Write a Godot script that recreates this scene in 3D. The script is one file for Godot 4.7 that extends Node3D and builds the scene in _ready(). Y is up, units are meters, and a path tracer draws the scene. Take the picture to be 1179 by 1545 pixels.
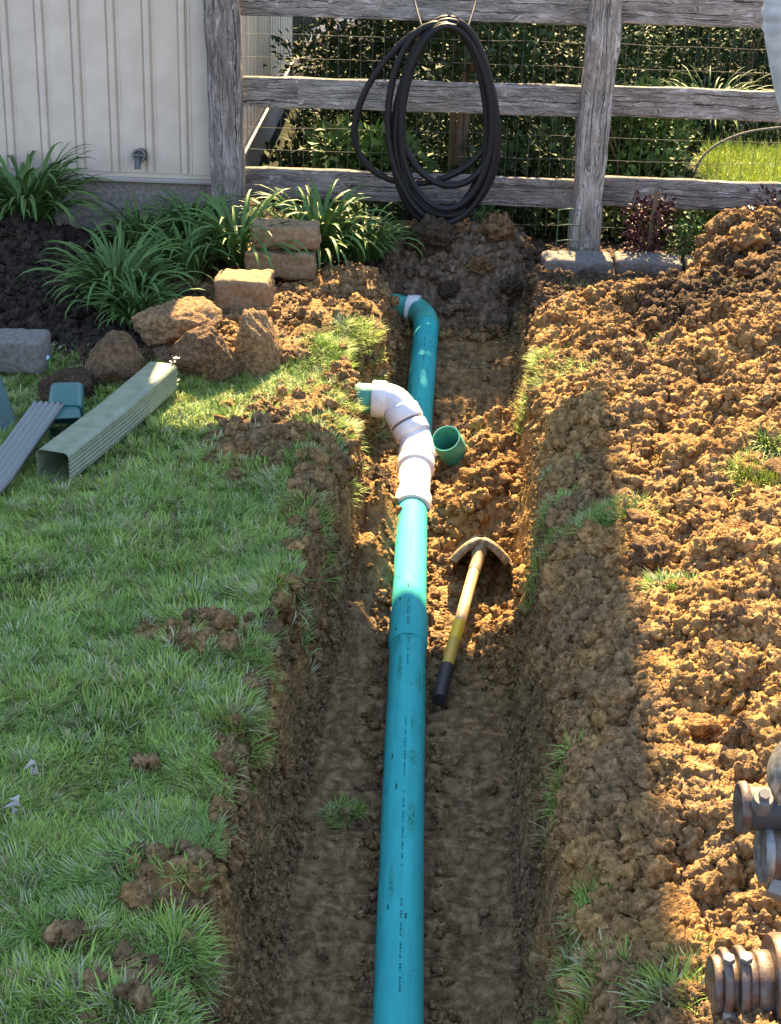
extends Node3D

var rng := RandomNumberGenerator.new()
var n_low := FastNoiseLite.new()
var n_mid := FastNoiseLite.new()
var n_fine := FastNoiseLite.new()
var n_cell := FastNoiseLite.new()
var n_cell_fine := FastNoiseLite.new()
var n_band := FastNoiseLite.new()
var M := {}

# ---------------------------------------------------------------- naming

func numbered(parent: Node, called: String) -> String:
	if not parent.has_node(called):
		return called
	var k := 1
	while parent.has_node("%s_%03d" % [called, k]):
		k += 1
	return "%s_%03d" % [called, k]

func tag(o: Node, label: String, category: String, group := "", kind := "") -> void:
	o.set_meta("label", label)
	o.set_meta("category", category)
	if group:
		o.set_meta("group", group)
	if kind:
		o.set_meta("kind", kind)

func thing(called: String, label: String, category: String, at := Vector3.ZERO, turn := 0.0, group := "") -> Node3D:
	var o := Node3D.new()
	o.name = numbered(self, called)
	add_child(o)
	o.position = at
	o.rotation.y = turn
	tag(o, label, category, group)
	return o

func obj(called: String, mesh: Mesh, m: Material, parent: Node = self, at := Vector3.ZERO) -> MeshInstance3D:
	var o := MeshInstance3D.new()
	o.name = numbered(parent, called)
	o.mesh = mesh
	o.material_override = m
	parent.add_child(o)
	o.position = at
	return o

func dup(o: Node3D, label: String, at: Vector3, turn := 0.0, size := 1.0) -> Node3D:
	var c: Node3D = o.duplicate()
	c.name = numbered(self, str(o.name).get_slice("_0", 0))
	add_child(c)
	c.position = at
	c.rotation = Vector3(0, turn, 0)
	c.scale = Vector3.ONE * size
	c.set_meta("label", label)
	return c

# ---------------------------------------------------------------- shapes

func start() -> SurfaceTool:
	var st := SurfaceTool.new()
	st.begin(Mesh.PRIMITIVE_TRIANGLES)
	return st

func done(st: SurfaceTool) -> ArrayMesh:
	st.generate_normals()
	return st.commit()

func V(x: float, y: float, d: float) -> Vector3:
	return Vector3(x, y, -d)

func circ(r: float, n := 24) -> PackedVector2Array:
	var p := PackedVector2Array()
	for i in n:
		p.append(Vector2(cos(TAU * i / n), sin(TAU * i / n)) * r)
	return p

func rrect(w: float, h: float, r: float, n := 4) -> PackedVector2Array:
	var p := PackedVector2Array()
	var c := [Vector2(w / 2 - r, h / 2 - r), Vector2(-w / 2 + r, h / 2 - r), Vector2(-w / 2 + r, -h / 2 + r), Vector2(w / 2 - r, -h / 2 + r)]
	for k in 4:
		for i in n + 1:
			var a := PI / 2 * (k + float(i) / n)
			p.append(c[k] + Vector2(cos(a), sin(a)) * r)
	return p

func tri(st: SurfaceTool, a: Vector3, b: Vector3, c: Vector3, ua := Vector2.ZERO, ub := Vector2.ZERO, uc := Vector2.ZERO) -> void:
	st.set_uv(ua)
	st.add_vertex(a)
	st.set_uv(ub)
	st.add_vertex(b)
	st.set_uv(uc)
	st.add_vertex(c)

func sweep(st: SurfaceTool, pts: Array, prof: PackedVector2Array, sc := [], caps := true, up := Vector3.UP, flip := false, smooth := true, uv0 := Vector2.ZERO) -> void:
	var n := pts.size()
	var m := prof.size()
	var rings := []
	var side := Vector3.ZERO
	var run := 0.0
	var lens := []
	var around := [0.0]
	for j in m:
		around.append(around[j] + prof[j].distance_to(prof[(j + 1) % m]))
	for i in n:
		var t: Vector3 = (pts[mini(i + 1, n - 1)] - pts[maxi(i - 1, 0)]).normalized()
		if i == 0:
			side = t.cross(up).normalized()
		else:
			side = (side - t * side.dot(t)).normalized()
			run += pts[i].distance_to(pts[i - 1])
		lens.append(run)
		var u := side.cross(t)
		var s: float = sc[i] if sc.size() else 1.0
		var ring := []
		for j in m:
			ring.append(pts[i] + (side * prof[j].x + u * prof[j].y) * s)
		rings.append(ring)
	st.set_smooth_group(0 if smooth else -1)
	for i in n - 1:
		for j in m:
			var k := (j + 1) % m
			var a: Vector3 = rings[i][j]
			var b: Vector3 = rings[i][k]
			var c: Vector3 = rings[i + 1][k]
			var d: Vector3 = rings[i + 1][j]
			var ta := uv0 + Vector2(lens[i], around[j])
			var tb := uv0 + Vector2(lens[i], around[j + 1])
			var tc := uv0 + Vector2(lens[i + 1], around[j + 1])
			var td := uv0 + Vector2(lens[i + 1], around[j])
			if flip:
				tri(st, a, c, b, ta, tc, tb)
				tri(st, a, d, c, ta, td, tc)
			else:
				tri(st, a, b, c, ta, tb, tc)
				tri(st, a, c, d, ta, tc, td)
	if caps:
		for e in 2:
			st.set_smooth_group(2 + e)
			var ring: Array = rings[0 if e == 0 else n - 1]
			var mid := Vector3.ZERO
			for p in ring:
				mid += p / m
			for j in m:
				var k := (j + 1) % m
				var ua := uv0 + prof[j] + Vector2(3, 0)
				var ub := uv0 + prof[k] + Vector2(3, 0)
				if e == 0:
					tri(st, mid, ring[k], ring[j], uv0, ub, ua)
				else:
					tri(st, mid, ring[j], ring[k], uv0, ua, ub)
		st.set_smooth_group(0)

func hollow(st: SurfaceTool, pts: Array, outer: PackedVector2Array, inner: PackedVector2Array, up := Vector3.UP) -> void:
	sweep(st, pts, outer, [], false, up)
	sweep(st, pts, inner, [], false, up, true)
	var n := pts.size()
	for e in 2:
		st.set_smooth_group(4 + e)
		var t: Vector3 = (pts[1] - pts[0]).normalized()
		var at: Vector3 = pts[0] if e == 0 else pts[n - 1]
		var side := t.cross(up).normalized()
		if e == 1:
			for i in range(1, n):
				t = (pts[mini(i + 1, n - 1)] - pts[i - 1]).normalized()
				side = (side - t * side.dot(t)).normalized()
		var u := side.cross(t)
		var m := outer.size()
		for j in m:
			var k := (j + 1) % m
			var a := at + side * outer[j].x + u * outer[j].y
			var b := at + side * outer[k].x + u * outer[k].y
			var c := at + side * inner[k].x + u * inner[k].y
			var d := at + side * inner[j].x + u * inner[j].y
			if e == 0:
				tri(st, a, c, b)
				tri(st, a, d, c)
			else:
				tri(st, a, b, c)
				tri(st, a, c, d)
	st.set_smooth_group(0)

func bez(a: Vector3, b: Vector3, c: Vector3, n := 10) -> Array:
	var p := []
	for i in n + 1:
		var t := float(i) / n
		p.append(a.lerp(b, t).lerp(b.lerp(c, t), t))
	return p

func curve(pts: Array, n := 8) -> Array:
	var p := []
	for i in pts.size() - 1:
		var a: Vector3 = pts[maxi(i - 1, 0)]
		var b: Vector3 = pts[i]
		var c: Vector3 = pts[i + 1]
		var d: Vector3 = pts[mini(i + 2, pts.size() - 1)]
		for k in n:
			p.append(b.cubic_interpolate(c, a, d, float(k) / n))
	p.append(pts[-1])
	return p

func round_box(st: SurfaceTool, size: Vector3, r: float, seg: Vector3i, amp := 0.0, freq := 8.0, xf := Transform3D(), seed_off := 0.0) -> void:
	var h := size / 2
	var inner := h - Vector3.ONE * r
	var long := 0 if size.x >= size.y and size.x >= size.z else (1 if size.y >= size.z else 2)
	st.set_smooth_group(0)
	for k in 3:
		var ua := (k + 1) % 3
		var va := (k + 2) % 3
		if va == long:
			var w := ua
			ua = va
			va = w
		for s in [-1.0, 1.0]:
			var nu: int = seg[ua]
			var nv: int = seg[va]
			var rows := []
			var uvs := []
			for i in nu + 1:
				var row := []
				var uvr := []
				for j in nv + 1:
					var p := Vector3.ZERO
					p[k] = h[k] * s
					p[ua] = -h[ua] + size[ua] * edge_step(i, nu, r / size[ua])
					p[va] = -h[va] + size[va] * edge_step(j, nv, r / size[va])
					var c := p.clamp(-inner, inner)
					var nrm := (p - c).normalized()
					var q := c + nrm * r
					if amp > 0.0:
						q += nrm * amp * (n_mid.get_noise_3d(q.x * freq + seed_off, q.y * freq, q.z * freq - seed_off) + 0.5 * n_mid.get_noise_3d(q.x * freq * 3.1, q.y * freq * 3.1 + seed_off, q.z * freq * 3.1))
					row.append(xf * q)
					uvr.append(Vector2(p[ua] + seed_off, p[va] + k * 0.13 + s * 0.05 + seed_off * 0.37))
				rows.append(row)
				uvs.append(uvr)
			var dir := Vector3.ZERO
			dir[k] = s
			dir = xf.basis * dir
			for i in nu:
				for j in nv:
					var a: Vector3 = rows[i][j]
					var b: Vector3 = rows[i + 1][j]
					var c: Vector3 = rows[i + 1][j + 1]
					var d: Vector3 = rows[i][j + 1]
					if (c - a).cross(b - a).dot(dir) > 0:
						tri(st, a, b, c, uvs[i][j], uvs[i + 1][j], uvs[i + 1][j + 1])
						tri(st, a, c, d, uvs[i][j], uvs[i + 1][j + 1], uvs[i][j + 1])
					else:
						tri(st, a, c, b, uvs[i][j], uvs[i + 1][j + 1], uvs[i + 1][j])
						tri(st, a, d, c, uvs[i][j], uvs[i][j + 1], uvs[i + 1][j + 1])

func edge_step(i: int, n: int, r: float) -> float:
	# first and last cells hold the rounded edge
	if n < 4:
		return float(i) / n
	if i <= 1:
		return r * i
	if i >= n - 1:
		return 1.0 - r * (n - i)
	return r + (1.0 - 2.0 * r) * float(i - 1) / (n - 2)

func box(size: Vector3, r := 0.004, seg := Vector3i(4, 4, 4), amp := 0.0, freq := 8.0, off := 0.0) -> ArrayMesh:
	var st := start()
	round_box(st, size, r, seg, amp, freq, Transform3D(), off)
	return done(st)

func grid_normals(v: PackedVector3Array, idx: PackedInt32Array) -> PackedVector3Array:
	var nn := PackedVector3Array()
	nn.resize(v.size())
	for i in range(0, idx.size(), 3):
		var a := v[idx[i]]
		var f := (v[idx[i + 2]] - a).cross(v[idx[i + 1]] - a)
		nn[idx[i]] += f
		nn[idx[i + 1]] += f
		nn[idx[i + 2]] += f
	for i in nn.size():
		nn[i] = nn[i].normalized()
	return nn

func raw_mesh(v: PackedVector3Array, idx: PackedInt32Array, col := PackedColorArray()) -> ArrayMesh:
	var arr := []
	arr.resize(Mesh.ARRAY_MAX)
	arr[Mesh.ARRAY_VERTEX] = v
	arr[Mesh.ARRAY_NORMAL] = grid_normals(v, idx)
	arr[Mesh.ARRAY_INDEX] = idx
	if col.size():
		arr[Mesh.ARRAY_COLOR] = col
	var m := ArrayMesh.new()
	m.add_surface_from_arrays(Mesh.PRIMITIVE_TRIANGLES, arr, [], {}, Mesh.ARRAY_FLAG_USE_8_BONE_WEIGHTS * 0)
	return m

func lump(seed_no: int, sub: int, size: Vector3, planes: int, amp: float, freq: float, more := []) -> ArrayMesh:
	# an icosphere cut by random planes and roughened: clods and broken stones
	var r := RandomNumberGenerator.new()
	r.seed = seed_no
	var g := (1.0 + sqrt(5.0)) / 2.0
	var v := PackedVector3Array()
	for p in [[-1, g, 0], [1, g, 0], [-1, -g, 0], [1, -g, 0], [0, -1, g], [0, 1, g], [0, -1, -g], [0, 1, -g], [g, 0, -1], [g, 0, 1], [-g, 0, -1], [-g, 0, 1]]:
		v.append(Vector3(p[0], p[1], p[2]).normalized())
	var f := PackedInt32Array([0, 11, 5, 0, 5, 1, 0, 1, 7, 0, 7, 10, 0, 10, 11, 1, 5, 9, 5, 11, 4, 11, 10, 2, 10, 7, 6, 7, 1, 8, 3, 9, 4, 3, 4, 2, 3, 2, 6, 3, 6, 8, 3, 8, 9, 4, 9, 5, 2, 4, 11, 6, 2, 10, 8, 6, 7, 9, 8, 1])
	for s in sub:
		var mids := {}
		var nf := PackedInt32Array()
		for i in range(0, f.size(), 3):
			var e := [0, 0, 0]
			for k in 3:
				var a := f[i + k]
				var b := f[i + (k + 1) % 3]
				var key := mini(a, b) * 100000 + maxi(a, b)
				if not mids.has(key):
					mids[key] = v.size()
					v.append(((v[a] + v[b]) / 2).normalized())
				e[k] = mids[key]
			nf.append_array([f[i], e[0], e[2], f[i + 1], e[1], e[0], f[i + 2], e[2], e[1], e[0], e[1], e[2]])
		f = nf
	var cut := []
	for i in planes:
		cut.append([Vector3(r.randf_range(-1, 1), r.randf_range(-1, 1), r.randf_range(-1, 1)).normalized(), r.randf_range(0.62, 0.92)])
	cut.append_array(more)
	var off := r.randf() * 50.0
	for i in v.size():
		var d := v[i]
		var t := 1.0
		for c in cut:
			var k: float = d.dot(c[0])
			if k > 0.01:
				t = minf(t, c[1] / k)
		t *= 1.0 + amp * (n_mid.get_noise_3d(d.x * freq + off, d.y * freq, d.z * freq) + 0.5 * n_mid.get_noise_3d(d.x * freq * 2.7, d.y * freq * 2.7 + off, d.z * freq * 2.7) + 0.3 * n_mid.get_noise_3d(d.x * freq * 6.0, d.y * freq * 6.0, d.z * freq * 6.0 + off))
		v[i] = d * t * size
	for i in range(0, f.size(), 3):
		var w := f[i + 1]
		f[i + 1] = f[i + 2]
		f[i + 2] = w
	return raw_mesh(v, f)

# ---------------------------------------------------------------- materials

func lin(r: float, g: float, b: float) -> Color:
	return Color(r, g, b).linear_to_srgb()

func mat(called: String, c: Color, rough := 0.8, metal := 0.0) -> StandardMaterial3D:
	var m := StandardMaterial3D.new()
	m.resource_name = called
	m.albedo_color = c
	m.roughness = rough
	m.metallic = metal
	M[called] = m
	return m

func noise_tex(freq: float, seed_no: int, lo: Color, hi: Color, size := 512, kind := FastNoiseLite.TYPE_SIMPLEX_SMOOTH, oct := 5, lo_at := 0.2, hi_at := 0.8) -> NoiseTexture2D:
	var n := FastNoiseLite.new()
	n.noise_type = kind
	n.seed = seed_no
	n.frequency = freq
	n.fractal_octaves = oct
	if kind == FastNoiseLite.TYPE_CELLULAR:
		n.cellular_return_type = FastNoiseLite.RETURN_DISTANCE
	var t := NoiseTexture2D.new()
	t.width = size
	t.height = size
	t.seamless = true
	t.noise = n
	var g := Gradient.new()
	g.set_color(0, lo)
	g.set_color(1, hi)
	g.set_offset(0, lo_at)
	g.set_offset(1, hi_at)
	t.color_ramp = g
	return t

func tri_map(m: StandardMaterial3D, scale_per_m: float, tex: Texture2D, bump: Texture2D = null, depth_cm := 0.5, world := true) -> void:
	m.uv1_triplanar = true
	m.uv1_world_triplanar = world
	m.uv1_scale = Vector3.ONE * scale_per_m
	m.albedo_texture = tex
	if bump:
		m.heightmap_enabled = true
		m.heightmap_texture = bump
		m.heightmap_scale = depth_cm

func wood_images() -> Array:
	# weathered grain along u
	var w := 768
	var h := 384
	var col := Image.create(w, h, false, Image.FORMAT_RGB8)
	var hei := Image.create(w, h, false, Image.FORMAT_RGB8)
	var n := FastNoiseLite.new()
	n.seed = 71
	n.frequency = 1.0
	n.fractal_octaves = 3
	var n2 := FastNoiseLite.new()
	n2.seed = 18
	n2.frequency = 1.0
	n2.fractal_octaves = 4
	for y in h:
		for x in w:
			var u := x / 128.0
			var v := y / 128.0
			var warp := 0.25 * n2.get_noise_2d(u * 1.3, v * 2.0)
			var g := n.get_noise_2d(u * 1.1, (v + warp) * 15.0)
			var g2 := n2.get_noise_2d(u * 3.0, (v + warp) * 40.0)
			var blotch := n2.get_noise_2d(u * 1.6 + 40.0, v * 2.2)
			var crack := clampf((n.get_noise_2d(u * 0.22 + 9.0, (v + warp * 0.35) * 16.0 + 3.0) - 0.34) * 6.0, 0.0, 1.0)
			var k := clampf(0.69 + 0.24 * g + 0.22 * g2 + 0.16 * blotch, 0.05, 1.0) * (1.0 - 0.55 * crack)
			var pale := clampf((blotch - 0.15) * 2.0, 0.0, 1.0)
			col.set_pixel(x, y, Color(k * (0.80 + 0.05 * pale), k * (0.79 + 0.06 * pale), k * (0.78 + 0.09 * pale)))
			var e := clampf(0.5 + 0.45 * g + 0.3 * g2 - 0.6 * crack, 0.0, 1.0)
			hei.set_pixel(x, y, Color(e, e, e))
	return [ImageTexture.create_from_image(col), ImageTexture.create_from_image(hei)]

func print_image(seed_no: int) -> ImageTexture:
	# the faint line of ink marks along the top of a green pipe: u runs round the pipe, v along it
	var w := 256
	var h := 2048
	var im := Image.create(w, h, false, Image.FORMAT_RGB8)
	var r := RandomNumberGenerator.new()
	r.seed = seed_no
	var n := FastNoiseLite.new()
	n.seed = seed_no
	n.frequency = 0.01
	for y in h:
		for x in w:
			var k := 0.93 + 0.06 * n.get_noise_2d(x * 3.0, y) + 0.05 * n.get_noise_2d(x * 9.0, y * 0.3)
			im.set_pixel(x, y, Color(k, k, k))
	var ink := Color(0.12, 0.2, 0.22)
	var y := 30
	while y < h - 60:
		var big := r.randf() < 0.6
		var words := r.randi_range(4, 7)
		for q in words:
			for c in r.randi_range(3, 6):
				var tall := 6 if big else 3
				var base := 62
				var kind := r.randi_range(0, 3)
				im.fill_rect(Rect2i(base, y, tall, 1), ink)
				if kind == 0:
					im.fill_rect(Rect2i(base, y + 3, tall, 1), ink)
					im.fill_rect(Rect2i(base + tall / 2, y, 1, 4), ink)
				elif kind == 1:
					im.fill_rect(Rect2i(base, y, 1, 4), ink)
					im.fill_rect(Rect2i(base + tall - 1, y, 1, 4), ink)
				elif kind == 2:
					im.fill_rect(Rect2i(base + tall - 1, y, 1, 4), ink)
				else:
					im.fill_rect(Rect2i(base, y + 2, tall, 1), ink)
				y += 6
				if y > h - 60:
					return ImageTexture.create_from_image(im)
			y += 8
		y += r.randi_range(30, 190)
	for k in 80:
		var cx := r.randi_range(0, w - 1)
		var cy := r.randi_range(20, h - 90)
		var rx := r.randi_range(4, 16)
		var ry := r.randi_range(10, 60)
		for yy in range(-ry, ry):
			for xx in range(-rx, rx):
				var q := 1.0 - sqrt(pow(float(xx) / rx, 2) + pow(float(yy) / ry, 2))
				var px := cx + xx
				if q > 0.0 and px >= 0 and px < w and cy + yy >= 0:
					var a := clampf(q * 1.5 * (0.35 + n.get_noise_2d(px * 14.0, (cy + yy) * 9.0)), 0.0, 0.75)
					im.set_pixel(px, cy + yy, im.get_pixel(px, cy + yy).lerp(Color(0.72, 0.62, 0.50), a))
	for k in 140:
		var c := Color(0.5, 0.42, 0.33) if r.randf() < 0.6 else Color(1, 1, 1)
		im.fill_rect(Rect2i(r.randi_range(0, w - 6), r.randi_range(0, h - 30), r.randi_range(1, 3), r.randi_range(2, 16)), c)
	return ImageTexture.create_from_image(im)

func make_materials() -> void:
	var fbm := noise_tex(0.012, 3, Color(0.62, 0.60, 0.58), Color(1, 1, 1), 1024, FastNoiseLite.TYPE_SIMPLEX_SMOOTH, 6, 0.25, 0.75)
	var crumb := noise_tex(0.035, 9, Color.WHITE, Color.BLACK, 1024, FastNoiseLite.TYPE_CELLULAR, 4, 0.0, 1.0)
	var rough := noise_tex(0.02, 14, Color.BLACK, Color.WHITE, 1024, FastNoiseLite.TYPE_SIMPLEX_SMOOTH, 6, 0.1, 0.9)
	var fbm2 := noise_tex(0.02, 4, Color(0.82, 0.81, 0.80), Color(1, 1, 1), 512, FastNoiseLite.TYPE_SIMPLEX_SMOOTH, 6, 0.25, 0.75)
	var soil := mat("soil", Color.WHITE, 0.95)
	soil.vertex_color_use_as_albedo = true
	soil.metallic_specular = 0.25
	tri_map(soil, 1.9, fbm, crumb, 1.4)
	var clod := mat("clod", Color.WHITE, 0.95)
	clod.vertex_color_use_as_albedo = true
	clod.metallic_specular = 0.25
	tri_map(clod, 3.1, fbm, crumb, 0.8)
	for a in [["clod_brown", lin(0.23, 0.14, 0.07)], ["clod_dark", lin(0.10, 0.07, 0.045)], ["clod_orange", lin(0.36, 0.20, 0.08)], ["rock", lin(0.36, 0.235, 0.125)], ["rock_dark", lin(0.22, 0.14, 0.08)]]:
		var c := mat(a[0], a[1], 0.95)
		c.metallic_specular = 0.25
		tri_map(c, 3.7, fbm, crumb, 1.2)
	for a in [["block", lin(0.25, 0.175, 0.10)], ["slab", lin(0.17, 0.155, 0.14)], ["pale_block", lin(0.50, 0.49, 0.46)], ["foundation", lin(0.30, 0.265, 0.225)], ["bulkhead", lin(0.42, 0.43, 0.44)]]:
		var c := mat(a[0], a[1], 0.9)
		c.metallic_specular = 0.3
		tri_map(c, 4.0, fbm2, rough, 0.12)
	var grass := mat("grass", Color.WHITE, 0.5)
	grass.vertex_color_use_as_albedo = true
	grass.backlight = Color(0.85, 0.9, 0.35)
	grass.metallic_specular = 0.25
	mat("dark_glass", lin(0.02, 0.025, 0.03), 0.15)
	var cl := mat("cover_leaf", Color.WHITE, 0.6)
	cl.vertex_color_use_as_albedo = true
	cl.backlight = Color(0.5, 0.55, 0.3)
	cl.metallic_specular = 0.25
	var bg := mat("back_grass", Color.WHITE, 0.6)
	bg.vertex_color_use_as_albedo = true
	bg.backlight = Color(1.2, 1.2, 0.7)
	for a in [["lily", lin(0.075, 0.14, 0.035), 0.5], ["shrub_leaf", lin(0.030, 0.056, 0.018), 0.65], ["shrub_leaf_mid", lin(0.075, 0.14, 0.035), 0.6], ["burgundy_leaf", lin(0.07, 0.022, 0.024), 0.45], ["fern_leaf", lin(0.085, 0.16, 0.04), 0.45]]:
		var c := mat(a[0], a[1], a[2])
		c.backlight = Color(0.85, 0.9, 0.4)
		c.metallic_specular = 0.28
		c.vertex_color_use_as_albedo = true
	mat("stem", lin(0.12, 0.085, 0.05), 0.9)
	var wd := wood_images()
	for a in [["wood", lin(0.95, 0.87, 0.78)], ["wood_post", lin(1.0, 0.92, 0.82)], ["wood_dark", lin(0.76, 0.68, 0.62)]]:
		var c := mat(a[0], a[1], 0.9)
		c.albedo_texture = wd[0]
		c.uv1_scale = Vector3(0.55, 2.6, 1)
		c.heightmap_enabled = true
		c.heightmap_texture = wd[1]
		c.heightmap_scale = 0.5
		c.metallic_specular = 0.25
	var sid := mat("siding", lin(0.70, 0.61, 0.50), 0.6)
	tri_map(sid, 1.1, noise_tex(0.01, 33, Color(0.94, 0.935, 0.93), Color(1, 1, 1), 512))
	mat("trim", lin(0.36, 0.32, 0.28), 0.7)
	mat("roofing", lin(0.10, 0.10, 0.10), 0.9)
	var green := mat("pipe_green", lin(0.055, 0.44, 0.425), 0.7)
	green.albedo_texture = print_image(5)
	green.metallic_specular = 0.2
	var green2 := mat("pipe_plain", lin(0.08, 0.43, 0.35), 0.5)
	tri_map(green2, 3.0, noise_tex(0.02, 51, Color(0.82, 0.82, 0.8), Color(1, 1, 1), 256))
	var white := mat("pvc_white", lin(0.70, 0.72, 0.745), 0.5)
	tri_map(white, 3.0, noise_tex(0.015, 52, Color(0.88, 0.86, 0.84), Color(1, 1, 1), 256, FastNoiseLite.TYPE_SIMPLEX_SMOOTH, 5, 0.1, 0.5))
	mat("gasket", lin(0.16, 0.17, 0.18), 0.7)
	var hose := mat("hose", lin(0.010, 0.010, 0.012), 0.5)
	hose.metallic_specular = 0.35
	var spout := mat("spout_green", lin(0.205, 0.24, 0.165), 0.42)
	spout.metallic_specular = 0.5
	tri_map(spout, 2.2, noise_tex(0.012, 61, Color(0.85, 0.87, 0.84), Color(1, 1, 1), 512))
	mat("spout_grey", lin(0.17, 0.18, 0.165), 0.5)
	mat("spout_teal", lin(0.03, 0.12, 0.115), 0.35)
	mat("spout_dark", lin(0.012, 0.055, 0.045), 0.4)
	mat("chip_teal", lin(0.25, 0.6, 0.65), 0.5)
	var handle := mat("handle_wood", lin(0.62, 0.44, 0.24), 0.5)
	tri_map(handle, 8.0, noise_tex(0.02, 77, Color(0.8, 0.76, 0.7), Color(1, 1, 1), 256), null, 0.0, false)
	mat("handle_yellow", lin(0.70, 0.44, 0.02), 0.4)
	mat("handle_amber", lin(0.50, 0.31, 0.04), 0.45)
	mat("grip_black", lin(0.02, 0.02, 0.022), 0.6)
	var steel := mat("shovel_steel", lin(0.42, 0.30, 0.17), 0.6, 0.2)
	tri_map(steel, 8.0, noise_tex(0.02, 78, Color(0.6, 0.56, 0.5), Color(1, 1, 1), 256), rough, 0.1, false)
	var rust := mat("rust_steel", lin(0.125, 0.108, 0.098), 0.5, 0.3)
	tri_map(rust, 6.0, noise_tex(0.012, 81, Color(0.85, 0.66, 0.54), Color(1, 1, 1), 512, FastNoiseLite.TYPE_SIMPLEX_SMOOTH, 6, 0.25, 0.75), rough, 0.04)
	var worn := mat("worn_steel", lin(0.30, 0.30, 0.30), 0.45, 0.6)
	tri_map(worn, 5.0, noise_tex(0.016, 82, Color(0.68, 0.65, 0.62), Color(1, 1, 1), 512), rough, 0.04)
	mat("dark_rubber", lin(0.03, 0.03, 0.032), 0.6)
	mat("bolt", lin(0.17, 0.16, 0.15), 0.5, 0.4)
	var sleeve := mat("sleeve_grey", lin(0.62, 0.60, 0.57), 0.55)
	tri_map(sleeve, 5.0, noise_tex(0.014, 83, Color(0.72, 0.72, 0.72), Color(1, 1, 1), 256))
	mat("wire", lin(0.09, 0.09, 0.085), 0.8, 0.0)
	mat("wire_green", lin(0.05, 0.12, 0.08), 0.5)
	mat("iron", lin(0.10, 0.10, 0.10), 0.5, 0.6)
	mat("dry_leaf", lin(0.34, 0.31, 0.27), 0.8).backlight = Color(0.4, 0.4, 0.35)
	mat("petal", lin(0.75, 0.75, 0.68), 0.6)

# ---------------------------------------------------------------- the lie of the land

const EDGE_LEFT := [[1.0, -0.345], [2.4, -0.325], [3.2, -0.295], [3.7, -0.26], [4.1, -0.20], [4.6, -0.145], [5.2, -0.10], [5.5, -0.12], [5.64, -0.155], [5.84, -0.155], [5.95, -0.07], [6.1, -0.03], [6.6, 0.0], [6.85, -0.07], [9.0, -0.07]]
const EDGE_RIGHT := [[1.0, 0.34], [2.4, 0.35], [3.3, 0.38], [3.75, 0.395], [4.35, 0.43], [5.1, 0.465], [5.9, 0.495], [6.7, 0.55], [9.0, 0.6]]
const FLOOR := [[1.0, -0.44], [4.6, -0.425], [5.3, -0.40], [5.7, -0.39], [6.1, -0.375], [6.35, -0.315], [6.76, -0.255], [7.0, -0.24], [9.0, -0.2]]
# x, distance, half widths, height of mounds on the left bank
const MOUNDS := [[-0.41, 4.90, 0.16, 0.22, 0.05], [-0.24, 4.6, 0.10, 0.35, 0.06], [-0.30, 5.25, 0.14, 0.2, 0.06], [-0.17, 5.55, 0.08, 0.2, 0.05], [-0.45, 3.62, 0.12, 0.10, 0.035], [-0.30, 3.85, 0.08, 0.22, 0.04], [-0.40, 2.63, 0.11, 0.11, 0.055], [-0.44, 2.30, 0.09, 0.08, 0.05], [-0.56, 2.47, 0.06, 0.05, 0.03], [-0.22, 6.65, 0.16, 0.16, 0.09], [-0.42, 6.35, 0.16, 0.16, 0.07], [-0.27, 6.1, 0.14, 0.18, 0.08], [-0.12, 6.3, 0.10, 0.3, 0.05], [-0.33, 5.80, 0.14, 0.14, 0.06], [-1.70, 6.95, 0.35, 0.30, 0.16], [-1.05, 5.55, 0.35, 0.16, 0.05]]
# dips between lumps of the spoil pile: x, distance, half width, depth
const HOLES := [[0.86, 3.62, 0.05, 0.10], [0.80, 3.42, 0.05, 0.06], [0.92, 5.62, 0.07, 0.07], [1.25, 6.05, 0.06, 0.08], [0.95, 4.70, 0.06, 0.06], [1.02, 5.10, 0.05, 0.05], [0.72, 2.72, 0.035, 0.05], [0.66, 2.45, 0.03, 0.04], [0.75, 3.02, 0.04, 0.05], [0.60, 5.0, 0.05, 0.04], [1.1, 3.9, 0.06, 0.06], [0.70, 4.62, 0.04, 0.04]]
# bare soil with no grass over it: x, distance, half widths
const BARE := [[-0.41, 4.92, 0.19, 0.30], [-0.22, 4.5, 0.09, 0.42], [-0.30, 5.0, 0.14, 0.2], [-0.29, 5.25, 0.17, 0.22], [-0.55, 5.24, 0.06, 0.06], [-0.45, 3.63, 0.13, 0.10], [-0.58, 3.66, 0.07, 0.05], [-0.265, 3.8, 0.035, 0.22], [-0.40, 2.63, 0.11, 0.11], [-0.44, 2.31, 0.09, 0.09], [-0.56, 2.47, 0.05, 0.05], [-0.31, 2.5, 0.045, 0.16], [-0.28, 3.3, 0.025, 0.22], [-0.17, 5.5, 0.07, 0.18], [-0.22, 6.65, 0.25, 0.22], [-0.42, 6.35, 0.2, 0.18], [-0.30, 6.1, 0.10, 0.10], [-0.40, 5.80, 0.12, 0.12], [-0.33, 3.16, 0.05, 0.06], [-0.52, 3.05, 0.04, 0.03]]

func table(t: Array, d: float) -> float:
	for i in range(1, t.size()):
		if d <= t[i][0]:
			return lerpf(t[i - 1][1], t[i][1], (d - t[i - 1][0]) / (t[i][0] - t[i - 1][0]))
	return t[-1][1]

func bump(x: float, d: float, cx: float, cd: float, rx: float, rd: float) -> float:
	var q := pow((x - cx) / rx, 2) + pow((d - cd) / rd, 2)
	return exp(-q) if q < 6.0 else 0.0

func left_edge(d: float) -> float:
	return table(EDGE_LEFT, d) + 0.022 * n_mid.get_noise_2d(d * 3.0, 7.0)

func right_edge(d: float) -> float:
	return table(EDGE_RIGHT, d) + 0.015 * n_mid.get_noise_2d(d * 3.0, 31.0)

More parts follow.
